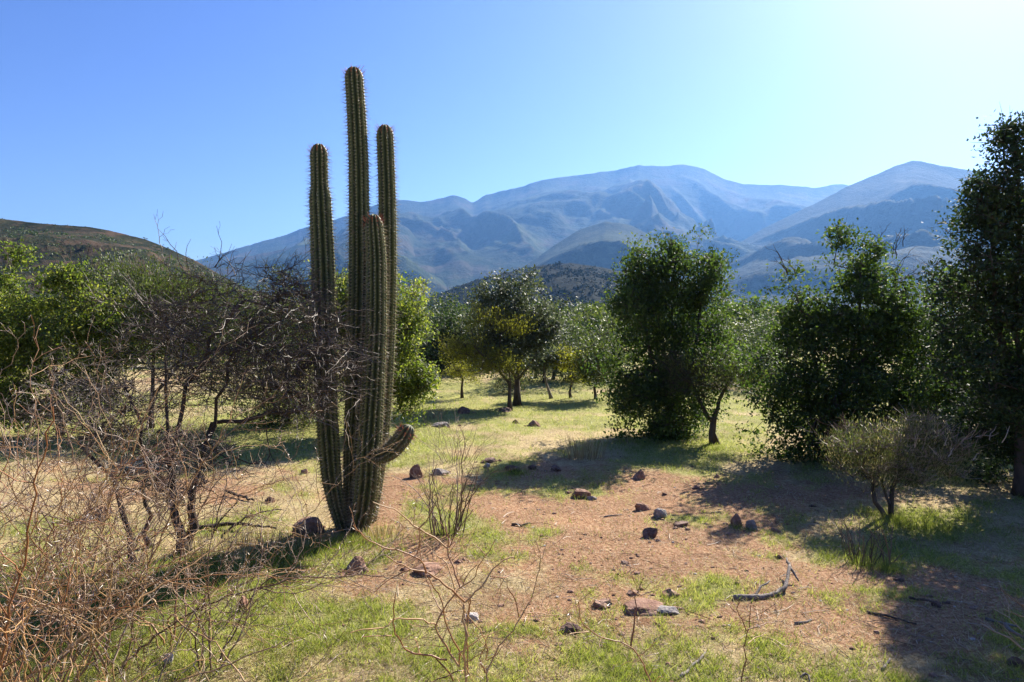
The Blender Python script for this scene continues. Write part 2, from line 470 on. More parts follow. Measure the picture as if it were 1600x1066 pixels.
range_mesh("hill", "cone shaped green foothill in front of the long mountain ridge",
    [(700, 482), (760, 452), (820, 416), (870, 381), (905, 359), (945, 346), (985, 352), (1020, 370), (1060, 387), (1120, 420), (1200, 452), (1300, 476)],
    1900, 900, m_cone, spur=0.35, wav=160, seed=41, n_u=260, n_t=110, jag=0.8)
KX, KY, KZ, KT = range_mesh("hill", "low dark wooded hill behind the spreading tree in the centre",
    [(500, 500), (580, 492), (640, 476), (680, 461), (740, 439), (790, 426), (850, 414), (890, 411), (930, 416), (980, 426), (1030, 442), (1100, 465), (1160, 485), (1230, 497)],
    640, 330, m_knoll, spur=0.14, wav=70, seed=53, n_u=300, n_t=110, power=0.8, jag=0.5)
LX, LY, LZ, LT = range_mesh("hill", "brown scrub covered hill at the left edge of the view",
    [(-420, 360), (-200, 330), (-60, 336), (0, 342), (60, 349), (140, 355), (180, 362), (230, 375), (270, 391), (310, 410), (340, 427), (380, 448), (450, 470), (540, 492)],
    300, 120, m_left, spur=0.26, wav=38, seed=67, n_u=340, n_t=130, power=0.75, jag=0.8)

def puffs(acc, C, R, nq, rng, squash=0.8, leaf=0.45):
    """loose clumps of foliage facets around centres"""
    n = len(C)
    d = rng.normal(size=(n, nq, 3)); d /= np.linalg.norm(d, axis=2, keepdims=True)
    d[:, :, 2] = np.abs(d[:, :, 2]) * 1.2 - 0.35
    rad = R[:, None, None] * (0.55 + 0.45 * rng.random((n, nq, 1)))
    P_ = C[:, None, :] + d * rad * np.array([1, 1, squash])
    rn = np.clip(np.repeat(rng.random(n), nq) * 0.6 + rng.random(n * nq) * 0.4, 0, 1)
    L = np.repeat(R, nq) * leaf
    rhombs(acc, P_.reshape(-1, 3), L * 1.3, L, rng, up=0.3, rnd=rn)

def scatter_on(X, Y, Z, T, n, tmin, tmax, rng, dens=None):
    nt_, nu = X.shape
    out = []
    a = rng.random(n * 3) ; b = rng.random(n * 3)
    rows = np.clip(((tmin + a * (tmax - tmin)) * (nt_ - 24)).astype(int), 0, nt_ - 1)
    cols = (b * (nu - 1)).astype(int)
    P_ = np.stack([X[rows, cols], Y[rows, cols], Z[rows, cols]], -1)
    P_[:, 0] += rng.normal(size=len(P_)) * 0.8
    if dens is not None:
        keep = dens(P_) > rng.random(len(P_))
        P_ = P_[keep]
    return P_[:n]

rng = np.random.default_rng(5)
acc = Acc()
Pk = scatter_on(KX, KY, KZ, KT, 7500, 0.15, 1.04, rng, lambda p: 0.12 + 1.3 * np.clip(fbm(p[:, 0] / 30, p[:, 1] / 30, 4, 4, .6) + .35, 0, 1))
puffs(acc, Pk, 0.8 + 2.6 * rng.random(len(Pk)) ** 3, 8, rng, 0.9, 0.6)
tag(acc.build("hill_scrub", M['leaf_scrub']), "dark scrub covering the low wooded hill", kind='stuff')
acc = Acc()
Pl = scatter_on(LX, LY, LZ, LT, 7000, 0.1, 1.04, rng, lambda p: 0.10 + 1.3 * np.clip(fbm(p[:, 0] / 18, p[:, 1] / 18, 9, 4, .6) + .3, 0, 1))
puffs(acc, Pl, 0.35 + 1.1 * rng.random(len(Pl)) ** 2.5, 9, rng, 0.85, 0.5)
tag(acc.build("hill_scrub", M['leaf_wood']), "olive scrub dotted over the brown left hill", kind='stuff')
# woodland on the valley floor
acc = Acc()
n = 5200
D0 = np.exp(rng.uniform(math.log(75), math.log(1500), n))
pxw = rng.uniform(-200, 1900, n)
xw = (pxw - 800) / F * D0
keep = vn(xw / (18 + D0 * .05), D0 / (18 + D0 * .05), 77) > (0.45 - 0.20 * sstep(80, 400, D0))
D0 = D0[keep]; xw = xw[keep]
C = np.stack([xw, D0, hgt(xw, D0)], -1)
R = (1.3 + 1.6 * rng.random(len(C)) ** 1.5) * (0.8 + 0.7 * sstep(100, 700, D0))
C[:, 2] += R * 0.7
puffs(acc, C, R, 18, rng, 1.05, 0.5)
tag(acc.build("valley_woodland", M['leaf_wood']), "distant woodland spread over the valley floor", kind='stuff')

# ------------------------------------------------------------------ trees
def make_skeleton(trunks, clumps, rng, seg=0.22, wob=0.10, droop=0.0, tip=0.006, expo=0.47, rtrunk=None):
    """trunks: list of polylines; clumps: (n,3). returns list of (points, radii)"""
    nodes = []; parent = []; paths = []
    def add_path(pts, par):
        ids = []
        for p in pts:
            nodes.append(p); parent.append(par); par = len(nodes) - 1; ids.append(par)
        return ids
    for tp in trunks:
        tp = np.asarray(tp, float)
        pts = []
        for a, b in zip(tp[:-1], tp[1:]):
            k = max(2, int(np.linalg.norm(b - a) / seg))
            for s in range(k): pts.append(a + (b - a) * s / k)
        pts.append(tp[-1])
        pts = np.array(pts)
        if len(pts) > 4:
            w = rng.normal(size=(len(pts), 3)) * wob * seg * 0.5; w[0] = 0
            pts = pts + w
        root = -1
        if nodes and tp is not trunks[0]:
            dd = np.linalg.norm(np.array(nodes) - pts[0], axis=1)
            if dd.min() < 0.35: root = int(dd.argmin())
        ids = add_path(list(pts), root)
        paths.append(([root] if root >= 0 else []) + ids)
    ntr = len(paths)
    N = np.zeros((len(nodes) + len(clumps) * 14, 3)); cnt = len(nodes); N[:cnt] = np.array(nodes)
    base = np.asarray(trunks[0][0], float)
    tops = np.array([t[-1] for t in trunks], float)
    dist = np.min(np.linalg.norm(clumps[:, None, :] - tops[None], axis=2), axis=1)
    for c in clumps[np.argsort(dist)]:
        dv = c - N[:cnt]
        d = np.linalg.norm(dv, axis=1)
        cost = d + np.maximum(0, -dv[:, 2]) * (0.9 - droop) + 0.12 * np.linalg.norm(N[:cnt] - base, axis=1) * 0
        low = (N[:cnt, 2] - base[2]) < 0.25 * (tops[:, 2].min() - base[2])
        cost = cost + low * 1.5
        k = int(np.argmin(cost)); p0 = N[k]; L = d[k]
        m = int(min(10, max(2, round(L / seg))))
        bend = rng.normal(size=3) * wob * L; bend[2] += 0.10 * L * (1 - 2 * droop)
        tt = np.arange(1, m + 1) / m
        pts = p0 + (c - p0) * tt[:, None] + np.sin(np.pi * tt)[:, None] * bend + rng.normal(size=(m, 3)) * wob * 0.25 * seg
        ids = add_path(list(pts), k)
        N[cnt:cnt + m] = pts; cnt += m
        paths.append([k] + ids)
    npar = np.array(parent)
    load = np.zeros(len(nodes)); haschild = np.zeros(len(nodes), bool)
    haschild[npar[npar >= 0]] = True
    load[~haschild] = 1
    for k in range(len(nodes) - 1, -1, -1):
        if npar[k] >= 0: load[npar[k]] += load[k]
    rad = tip * load ** expo
    P_ = np.array(nodes)
    if rtrunk:
        # thicken the trunk so that its foot has the wanted radius
        f = rtrunk / rad[0]
        tr = set(i for p in paths[:ntr] for i in p)
        for k in tr: rad[k] *= 1 + (max(1.0, f) - 1) * math.exp(-(P_[k][2] - base[2]) / max(.6, .33 * (tops[:, 2].max() - base[2])))
    out = []
    for p in paths:
        r = rad[p].copy()
        if len(p) > 1: r[0] = min(r[0], r[1] * 1.25)
        out.append((P_[p], r))
    return out, P_

def lobe_points(lobes, D, n, rng, shell=2.0, bough=7, clump=.42):
    """centres of leaf clumps: boughs spread through the crown's lobes, clumps gathered on the boughs"""
    s = D / F
    vol = np.array([l[2] * l[3] for l in lobes], float) ** 1.1
    nb = max(len(lobes) * 2, n // bough)
    cnt = np.maximum(1, np.round(nb * vol / vol.sum())).astype(int)
    B = []; SZ = []
    for l, c in zip(lobes, cnt):
        d = rng.normal(size=(c, 3)); d /= np.linalg.norm(d, axis=1, keepdims=True)
        r = rng.random(c) ** (1 / 3.0 / (shell / 2 + 0.5)) * .86
        dd = l[4] if len(l) > 4 else 0.0; DD = D + dd
        ry_ = min(max(l[2], 12), max(l[3], l[2] * 0.6)) * s
        cen = np.array([gx(l[0], DD), DD, gz(l[1], DD)])
        e = np.array([l[2] * s, ry_, l[3] * s])
        B.append(cen + d * r[:, None] * e); SZ.append(np.tile(np.minimum(e, max(e.min() * 1.6, .12)), (c, 1)))
    B = np.concatenate(B); SZ = np.concatenate(SZ)
    w = rng.random(len(B)) + .35
    k = rng.choice(len(B), n, p=w / w.sum())
    g = np.clip(rng.normal(size=(n, 3)), -1.7, 1.7) * clump * SZ[k] * np.array([1, 1, .8])
    return B[k] + g

def tree(name, label, cat, px, D, lobes, trunks, nclump, leaf, mat, bark='bark_dark', group=None, seed=1, per=60, csize=0.16,
         rtrunk=None, twigs=3, seg=0.25, wob=0.12, tip=0.0042, droop=0.0, expo=0.45, bare=None, bare_mat=None, leafw=0.5, shell=2.0, sides=6, up=0.35, spray=0.0, tangle=0):
    rng = np.random.default_rng(seed)
    x = gx(px, D); base = np.array([x, D, hz(x, D) - 0.03])
    root = empty(name, base, label, cat, group)
    tr = []
    for t in trunks:
        pl = [np.array([gx(a, D + (dd or 0)), D + (dd or 0), gz(b, D + (dd or 0))]) for a, b, dd in t]
        if t is trunks[0] or t[0][1] is None: pass
        tr.append(pl)
    tr[0][0] = base.copy()
    for t in tr:
        if t[0][2] < base[2] + 0.25: t[0][2] = hz(t[0][0], t[0][1]) - 0.03
    cl = lobe_points(lobes, D, nclump, rng, shell)
    cl[:, 2] = np.maximum(cl[:, 2], hgt(cl[:, 0], cl[:, 1]) + 0.08)
    sk, _ = make_skeleton(tr, cl, rng, seg, wob, droop, tip, expo, rtrunk)
    acc = Acc()
    nt_ = len(tr)
    for k, (p, r) in enumerate(sk):
        if r.max() < 0.004 and D > 14: continue
        if k < nt_ and k == 0 or (k < nt_ and p[0][2] < base[2] + 0.1):
            r = r.copy(); r[0] *= 1.35
        tube(acc, p, r, 8 if k < nt_ else (sides if r.max() > 0.02 else 3), rnd=rng.random())
    acc.build("trunk", M[bark], root, smooth=True, origin=base)
    if twigs:
        acc = Acc()
        for c in cl:
            for _ in range(twigs):
                d = rng.normal(size=3); d[2] = abs(d[2]) * 0.6 + 0.1; d /= np.linalg.norm(d)
                L = csize * (0.8 + rng.random() * 1.4)
                pts = [c, c + d * L * .5 + rng.normal(size=3) * L * .08, c + d * L]
                tube(acc, pts, [tip * .8, tip * .6, tip * .3], 3, cap=False, rnd=rng.random())
        for c in cl[rng.permutation(len(cl))[:tangle]]:
            for _ in range(2):
                d = rng.normal(size=3); d[2] *= .5
                twig_branch(acc, c, d, .22 + .35 * rng.random(), tip * 1.5, rng, 2, .05, .3, .5)
        if bare:
            for (bx, by, L0, ang, cnt_) in bare:
                for _ in range(cnt_):
                    p = np.array([gx(bx + rng.normal() * 6, D), D + rng.normal() * .3, gz(by, D)])
                    a = math.radians(ang + rng.normal() * 22)
                    d = np.array([math.sin(a), rng.normal() * .3, math.cos(a)])
                    twig_branch(acc, p, d, L0 * (0.6 + .7 * rng.random()), tip * 1.6, rng, 2)
        acc.build("twigs", M[bare_mat or bark], root, origin=base)["kind"] = "stuff"
    if mat:
        acc = Acc()
        n = nclump * per
        idx = np.repeat(np.arange(nclump), per)
        cs = csize * (0.6 + 0.8 * rng.random(nclump))
        C = cl[idx] + np.clip(rng.normal(size=(n, 3)), -1.45, 1.45) * cs[idx, None] * np.array([0.75, 0.75, 0.6])
        C[:, 2] = np.maximum(C[:, 2], hgt(C[:, 0], C[:, 1]) + 0.03)
        rn = np.clip(0.45 * rng.random(nclump)[idx] + 0.55 * rng.random(n), 0, 1)
        ax = None
        if spray:
            ax = (C - (tr[0][-1] - np.array([0, 0, .3]))); ax /= np.linalg.norm(ax, axis=1, keepdims=True)
            ax[:, 2] += spray
        nb_ = max(4, per // 9); ib = np.repeat(np.arange(nclump), nb_)
        Cb = cl[ib] + np.clip(rng.normal(size=(len(ib), 3)), -1.2, 1.2) * cs[ib, None] * .6
        Cb[:, 2] = np.maximum(Cb[:, 2], hgt(Cb[:, 0], Cb[:, 1]) + 0.06)
        if leafw > .45: rhombs(acc, Cb, leaf * 1.7, leaf * .95, rng, up=up, rnd=rng.random(len(ib)) * .8)
        rhombs(acc, C, leaf * (0.7 + 0.6 * rng.random(n)), leaf * leafw * (0.85 + 0.4 * rng.random(n)), rng, up=up, axis=ax, rnd=rn)
        acc.build("crown", M[mat], root, origin=base)
    return root

def twig_branch(acc, p, d, L, r, rng, level, seg=0.07, jit=0.22, kids=0.45, thorns=None, up=0.0, ang=0.75, sides=3, shrink=0.6, tone=None):
    """zigzag branch with side twigs, recursive"""
    n = max(3, int(L / seg))
    d = np.asarray(d, float) / np.linalg.norm(d)
    pts = [np.asarray(p, float)]; tone = rng.random() if tone is None else tone
    zig = rng.normal(size=3); zig -= zig.dot(d) * d; zig /= (np.linalg.norm(zig) + 1e-6)
    drift = rng.normal(size=3) * 0.06
    for k in range(n):
        sgn = 1 if k % 2 else -1
        dd = d + zig * jit * sgn * 0.8 + rng.normal(size=3) * jit * 0.5
        dd[2] += up
        dd /= np.linalg.norm(dd)
        pts.append(pts[-1] + dd * L / n)
        d = d + drift + rng.normal(size=3) * jit * 0.25; d[2] += up * 0.3; d /= np.linalg.norm(d)
        fr = (k + 1) / n
        if thorns is not None and rng.random() < 0.8:
            t = rng.normal(size=3); t /= np.linalg.norm(t)
            thorns.append((pts[-1], t + dd * 0.4, 0.016 + 0.022 * rng.random()))
        if level > 0 and 0.12 < fr < 0.97 and rng.random() < kids:
            s = rng.normal(size=3); s -= s.dot(dd) * dd; s /= (np.linalg.norm(s) + 1e-6)
            cd = dd * math.cos(ang) + s * math.sin(ang)
            twig_branch(acc, pts[-1], cd, L * (1 - fr * 0.55) * shrink * (0.5 + 0.7 * rng.random()), r * (1 - 0.55 * fr) * 0.7, rng, level - 1, seg, jit, kids, thorns, up, ang, 3, shrink, 0.5 * tone + 0.5 * rng.random())
    rad = np.linspace(r, max(r * 0.35, 0.0012), len(pts))
    rad = rad * (1 + 0.18 * rng.random(len(pts)))
    tube(acc, pts, rad, sides, rnd=tone)

def thorns_mesh(th, rng, mat, root, origin, w=0.0016, name="thorns"):
    if not th: return
    P_ = np.array([t[0] for t in th]); d = np.array([t[1] for t in th]); d /= np.linalg.norm(d, axis=1, keepdims=True)
    L = np.array([t[2] for t in th])[:, None]
    s = rng.normal(size=d.shape); s = np.cross(d, s); s /= np.linalg.norm(s, axis=1, keepdims=True); s2 = np.cross(d, s)
    v = np.stack([P_ + s * w, P_ - s * w * .5 + s2 * w * .87, P_ - s * w * .5 - s2 * w * .87, P_ + d * L], 1).reshape(-1, 3)
    b = np.arange(len(th))[:, None] * 4
    f = np.concatenate([b + np.array([0, 1, 3]), b + np.array([1, 2, 3]), b + np.array([2, 0, 3])], 0)
    acc = Acc(); acc.add(v, f, rnd=np.repeat(rng.random(len(th)), 4))
    o = acc.build(name, mat, root, origin=origin)
    o['kind'] = 'stuff'
    return o

TALL = "trees standing around the meadow"
# --- the group right of centre
tree("glossy_tree", "tall dark glossy tree with ragged top, left of the small tree in front", "tree", 1062, 12.2,
     [(1048, 440, 66, 56), (1000, 470, 38, 56), (1075, 420, 38, 46, .2), (1065, 392, 16, 28), (1035, 402, 13, 24), (990, 432, 15, 28), (1112, 430, 14, 26), (975, 465, 14, 22), (1100, 475, 36, 40), (1018, 560, 56, 84), (1075, 550, 56, 70), (1128, 525, 32, 40, .4),
      (1035, 635, 66, 50), (985, 600, 28, 46, .2), (1010, 640, 40, 40, -.3), (1040, 676, 50, 22), (1040, 600, 66, 66)],
     [[(1062, 690, 0), (1060, 600, 0), (1050, 520, .1), (1052, 440, .1)], [(1058, 640, 0), (1090, 520, 0), (1098, 450, 0)], [(1058, 660, 0), (1020, 560, 0), (1000, 470, 0)]],
     560, 0.060, 'leaf_gloss', seed=3, per=76, csize=0.19, rtrunk=0.09, bare=[(1120, 420, .5, 35, 3), (1050, 390, .35, 0, 3), (975, 430, .3, -30, 2)], group=TALL)
tree("thorn_tree", "small crooked tree with feathery olive crown in front of the tall glossy tree", "tree", 1117, 11.4,
     [(1105, 592, 52, 30), (1158, 585, 44, 28), (1068, 585, 30, 34), (1052, 552, 22, 24), (1188, 592, 22, 20)],
     [[(1117, 695, 0), (1116, 655, 0), (1124, 625, 0), (1140, 598, 0)], [(1115, 660, 0), (1100, 640, 0), (1080, 600, .1)]],
     150, 0.035, 'leaf_olive', seed=4, per=60, csize=0.15, rtrunk=0.075, leafw=.25, twigs=6, spray=.8, group=TALL)
# --- large group on the right
tree("glossy_tree", "broad dark glossy tree with bare twigs on top, behind the tan topped shrub", "tree", 1300, 10.3,
     [(1345, 410, 36, 42), (1350, 460, 54, 50), (1365, 520, 74, 50), (1290, 530, 60, 56), (1250, 485, 34, 44), (1295, 475, 40, 44), (1400, 470, 36, 50), (1320, 380, 14, 24), (1240, 450, 32, 36), (1245, 428, 14, 22), (1365, 385, 14, 20), (1420, 470, 14, 30), (1265, 500, 50, 60), (1370, 470, 46, 62), (1400, 530, 44, 66), (1290, 590, 84, 80), (1380, 600, 70, 80), (1260, 660, 62, 50), (1340, 680, 80, 40),
      (1215, 590, 26, 50, .3), (1420, 640, 40, 50), (1290, 700, 90, 30), (1235, 620, 36, 70), (1300, 640, 100, 60), (1310, 560, 80, 60), (1330, 690, 100, 34), (1380, 690, 60, 30)],
     [[(1300, 720, 0), (1310, 620, 0), (1340, 520, 0), (1345, 420, 0)], [(1306, 660, 0), (1270, 560, 0), (1245, 460, 0)], [(1312, 600, 0), (1390, 520, 0), (1400, 440, .1)]],
     620, 0.058, 'leaf_gloss', seed=6, per=74, csize=0.18, rtrunk=0.10, twigs=3,
     bare=[(1400, 440, .55, 40, 5), (1395, 400, .5, 10, 4), (1430, 500, .5, 60, 3), (1230, 430, .4, -10, 4), (1380, 390, .4, 0, 3)], group=TALL)
tree("glossy_tree", "very tall dark tree cut off by the right edge of the view", "tree", 1600, 8.3,
     [(1592, 240, 30, 60), (1586, 205, 12, 26), (1540, 285, 22, 30), (1570, 300, 46, 60), (1548, 400, 50, 60), (1525, 335, 20, 20), (1560, 330, 46, 60), (1610, 380, 74, 90), (1570, 470, 76, 80), (1650, 480, 80, 100), (1560, 580, 84, 80), (1660, 600, 90, 90), (1500, 520, 30, 50), (1590, 680, 90, 50, .3), (1610, 720, 100, 44, .4), (1570, 640, 70, 60),
      (1690, 350, 60, 80)],
     [[(1600, 785, 0), (1596, 640, 0), (1590, 480, 0), (1592, 260, 0)], [(1598, 640, 0), (1560, 520, 0), (1545, 340, 0)], [(1598, 600, 0), (1650, 480, 0), (1680, 370, 0)]],
     800, 0.052, 'leaf_dark', seed=8, per=60, csize=0.17, rtrunk=0.10, twigs=3, bare=[(1520, 420, .35, -40, 3), (1520, 480, .35, -50, 3)], group=TALL)
tree("glossy_tree", "dense dark tree filling the gap before the right edge, half hidden", "tree", 1510, 11.2,
     [(1490, 470, 46, 60), (1530, 440, 40, 50), (1480, 560, 56, 70), (1540, 560, 60, 80), (1500, 640, 70, 60), (1450, 620, 30, 60), (1590, 600, 60, 90), (1500, 690, 90, 30), (1440, 680, 40, 30), (1570, 690, 80, 46), (1520, 720, 80, 30), (1450, 540, 40, 50), (1430, 590, 40, 50), (1520, 600, 90, 80)],
     [[(1510, 715, 0), (1505, 600, 0), (1495, 500, 0)], [(1507, 640, 0), (1545, 540, 0), (1530, 450, 0)]],
     520, 0.06, 'leaf_gloss', seed=9, per=60, csize=0.19, rtrunk=0.12, twigs=2, bare=[(1440, 500, .6, -30, 4), (1455, 470, .6, 5, 4), (1440, 480, .5, 40, 3)], group=TALL)
tree("broom_shrub", "rounded shrub with tan feathery tips and three dark stems", "shrub", 1392, 7.35,
     [(1345, 695, 42, 34), (1400, 705, 60, 46), (1455, 695, 50, 38), (1430, 672, 34, 22), (1400, 735, 70, 28), (1485, 712, 24, 26), (1320, 684, 16, 24)],
     [[(1392, 808, 0), (1382, 775, 0), (1368, 735, 0)], [(1392, 800, .02), (1400, 765, .05), (1425, 730, .1)], [(1388, 806, -.05), (1366, 780, -.05), (1362, 750, 0)], [(1392, 806, .1), (1388, 770, .15), (1400, 730, .2)]],
     230, 0.034, 'leaf_broom', seed=12, per=96, csize=0.11, rtrunk=0.042, twigs=9, leafw=.16, spray=1.4, wob=.16, tip=0.0030, bare_mat='twig_tan',
     bare=[(x_, 690 - 14 * math.sin(x_ * .11), .17, (x_ - 1400) * .35, 7) for x_ in range(1312, 1505, 16)])
# --- centre
tree("quillay_tree", "spreading tree with grey glinting crown and stout dark trunk in the centre", "tree", 808, 17.0,
     [(808, 455, 40, 34), (770, 480, 34, 28), (835, 490, 40, 46), (800, 500, 60, 40), (850, 530, 26, 44), (800, 545, 64, 26), (760, 540, 30, 24)],
     [[(808, 628, 0), (808, 590, 0), (815, 555, 0), (820, 490, 0)], [(808, 595, 0), (835, 560, 0), (850, 520, 0)], [(806, 590, 0), (780, 550, 0), (765, 500, 0)]],
     300, 0.085, 'leaf_grey', seed=14, per=44, csize=0.20, rtrunk=0.10, group=TALL)
tree("espino_tree", "flat topped thorn tree with yellow green crown just left of the stout trunk", "tree", 797, 16.0,
     [(770, 500, 42, 18), (740, 510, 26, 18), (800, 505, 20, 16), (745, 555, 50, 26), (790, 570, 40, 22), (700, 545, 26, 24)],
     [[(800, 627, 0), (796, 585, 0), (780, 545, 0)], [(797, 600, 0), (770, 570, 0), (740, 540, 0)]],
     170, 0.05, 'leaf_yellow', seed=15, per=60, csize=0.17, rtrunk=0.055, twigs=5, leafw=.3, spray=.8, group=TALL)
tree("dark_tree", "dark round tree standing between the glossy bush and the spreading tree", "tree", 708, 24,
     [(705, 530, 30, 36), (725, 510, 24, 26), (690, 560, 22, 30), (735, 560, 26, 32)],
     [[(708, 588, 0), (708, 560, 0), (715, 530, 0)]], 110, 0.13, 'leaf_dark', seed=16, per=36, csize=0.34, rtrunk=0.12, twigs=0, group=TALL)
tree("yellow_bush", "small yellow green bush on the meadow left of the stout trunk", "bush", 722, 18.5,
     [(722, 580, 26, 16), (708, 585, 14, 14), (738, 588, 14, 12)], [[(722, 608, 0), (722, 592, 0), (720, 585, 0)]],
     50, 0.05, 'leaf_yellow', seed=17, per=50, csize=0.14, rtrunk=0.04, twigs=5, leafw=.35)
tree("slim_tree", "slim leaning sapling right of the stout trunk with pale trunk", "tree", 862, 18.2,
     [(850, 575, 20, 18), (860, 555, 18, 16)], [[(862, 620, 0), (856, 600, 0), (850, 578, 0)]],
     40, 0.075, 'leaf_grey', seed=18, per=36, csize=0.18, rtrunk=0.045, bark='bark_grey', group=TALL)
tree("slim_tree", "slim upright sapling with small yellowish crown, second right of the stout trunk", "tree", 892, 18.2,
     [(882, 560, 20, 18), (895, 580, 15, 16)], [[(892, 622, 0), (893, 600, 0), (890, 570, 0)]],
     40, 0.06, 'leaf_yellow', seed=19, per=36, csize=0.17, rtrunk=0.04, group=TALL)
tree("slim_tree", "small dark tree with thin curved trunk next to the tall glossy tree", "tree", 931, 17.8,
     [(930, 565, 30, 30), (950, 550, 26, 26), (915, 575, 18, 20)], [[(931, 624, 0), (930, 605, 0), (936, 585, 0), (934, 565, 0)]],
     80, 0.07, 'leaf_olive', seed=20, per=40, csize=0.2, rtrunk=0.045, group=TALL)
tree("low_bush", "low tan bush behind the thin saplings in the centre", "bush", 905, 22,
     [(905, 600, 20, 12), (925, 596, 12, 10)], [[(905, 612, 0), (905, 605, 0), (906, 600, 0)]], 30, 0.06, 'leaf_broom', seed=21, per=40, csize=0.18, rtrunk=0.03, twigs=3)
tree("low_bush", "grey brown bush at the foot of the stout trunk", "bush", 795, 19.5,
     [(790, 596, 16, 16), (800, 605, 12, 10)], [[(795, 612, 0), (795, 604, 0), (794, 598, 0)]], 30, 0.05, 'leaf_broom', seed=22, per=30, csize=0.16, rtrunk=0.03, twigs=6)

bg = [  # px, D, rx, ry, cy, mat, label
    (668, 30, 30, 30, 545, 'leaf_dark', "dark tree at the meadow edge, half hidden by the glossy bush"),
    (850, 30, 24, 30, 560, 'leaf_dark', "dark tree behind the grey crown, lower right of it"),
    (890, 34, 24, 36, 530, 'leaf_gloss', "upright green tree in the gap right of the grey crown"),
    (916, 40, 24, 34, 518, 'leaf_dark', "taller dark tree in the gap left of the ragged glossy tree"),
    (872, 26, 18, 16, 580, 'leaf_yellow', "bushy yellow tree behind the leaning sapling"),
    (958, 30, 28, 36, 545, 'leaf_olive', "olive tree touching the left side of the tall glossy tree"),
    (760, 28, 40, 26, 585, 'leaf_dark', "dark thicket tree under the yellow green crown"),
    (830, 27, 26, 24, 590, 'leaf_dark', "dark thicket tree right of the stout trunk"),
    (1165, 30, 30, 48, 540, 'leaf_olive', "olive tree in the gap between the two dark glossy groups"),
    (1195, 24, 26, 40, 570, 'leaf_olive', "loose olive tree against the left side of the right hand group"),
    (1180, 44, 34, 24, 520, 'leaf_yellow', "pale yellow tree far back in the gap between the glossy groups"),
    (1150, 26, 20, 24, 595, 'leaf_dark', "small dark tree seen under the crooked tree's branches"),
    (690, 46, 34, 22, 512, 'leaf_gloss', "far green tree just right of the cactus, above the meadow edge"),
    (640, 38, 30, 40, 520, 'leaf_gloss', "far green tree close beside the cactus on its right"),
    (980, 52, 40, 24, 512, 'leaf_olive', "far olive tree left behind the tall glossy tree"),
    (840, 56, 34, 20, 508, 'leaf_gloss', "far green tree on the valley edge below the wooded hill"),
]
for k, (px, D, rx, ry, cyy, mt, lb) in enumerate(bg):
    x = gx(px, D); by = HOR + (H - hz(x, D)) / D * F
    r2 = random.Random(k)
    tree("background_tree", lb, "tree", px, D,
         [(px, cyy, rx, ry), (px + rx * .45, cyy + ry * .35, rx * .6, ry * .55), (px - rx * .45, cyy + ry * .3, rx * .6, ry * .6), (px + r2.uniform(-.3, .3) * rx, cyy - ry * .35, rx * .6, ry * .5), (px, cyy + ry * .7, rx * .8, ry * .4)],
         [[(px, by, 0), (px + 1, (by + cyy) / 2, 0), (px, cyy, 0)]],
         90, 0.0045 * D + .015, mt, seed=100 + k, per=30, csize=0.012 * D, rtrunk=0.10, twigs=0, tip=0.01, group="background trees beyond the meadow")

rf = random.Random(4)
for k in range(64):
    zone, where = rf.choice([((640, 985), 'in the middle gap')] * 3 + [((1125, 1250), 'right of the glossy tree')] * 2 + [((-60, 480), 'left of the cactus')] * 3)
    px = rf.uniform(*zone); D = rf.uniform(34, 72) if zone[0] > 0 else rf.uniform(24, 50); hh = rf.uniform(1.9, 3.1); s_ = F / D
    mt_, tone = rf.choice([('leaf_dark', 'dark'), ('leaf_olive', 'olive'), ('leaf_gloss', 'green'), ('leaf_wood', 'dull green'), ('leaf_dark', 'dark')])
    x = gx(px, D); by = HOR + (H - hz(x, D)) / D * F
    rx = hh * .36 * s_ * rf.uniform(.8, 1.2); ry = hh * .36 * s_; cyy = by - hh * .62 * s_
    tree("background_tree", ("low " if hh < 2.5 else "taller ") + tone + " tree at the far meadow edge " + where, "tree", px, D,
         [(px, cyy, rx, ry), (px + rx * .4, cyy + ry * .5, rx * .6, ry * .5), (px - rx * .4, cyy + ry * .4, rx * .6, ry * .6), (px, cyy + ry * .8, rx * .9, ry * .5)],
         [[(px, by, 0), (px + 1, (by + cyy) / 2, 0), (px, cyy, 0)]],
         50, 0.0045 * D + .03, mt_, seed=700 + k, per=26, csize=0.012 * D, rtrunk=0.10, twigs=0, tip=0.01,
         group="small far trees " + where)

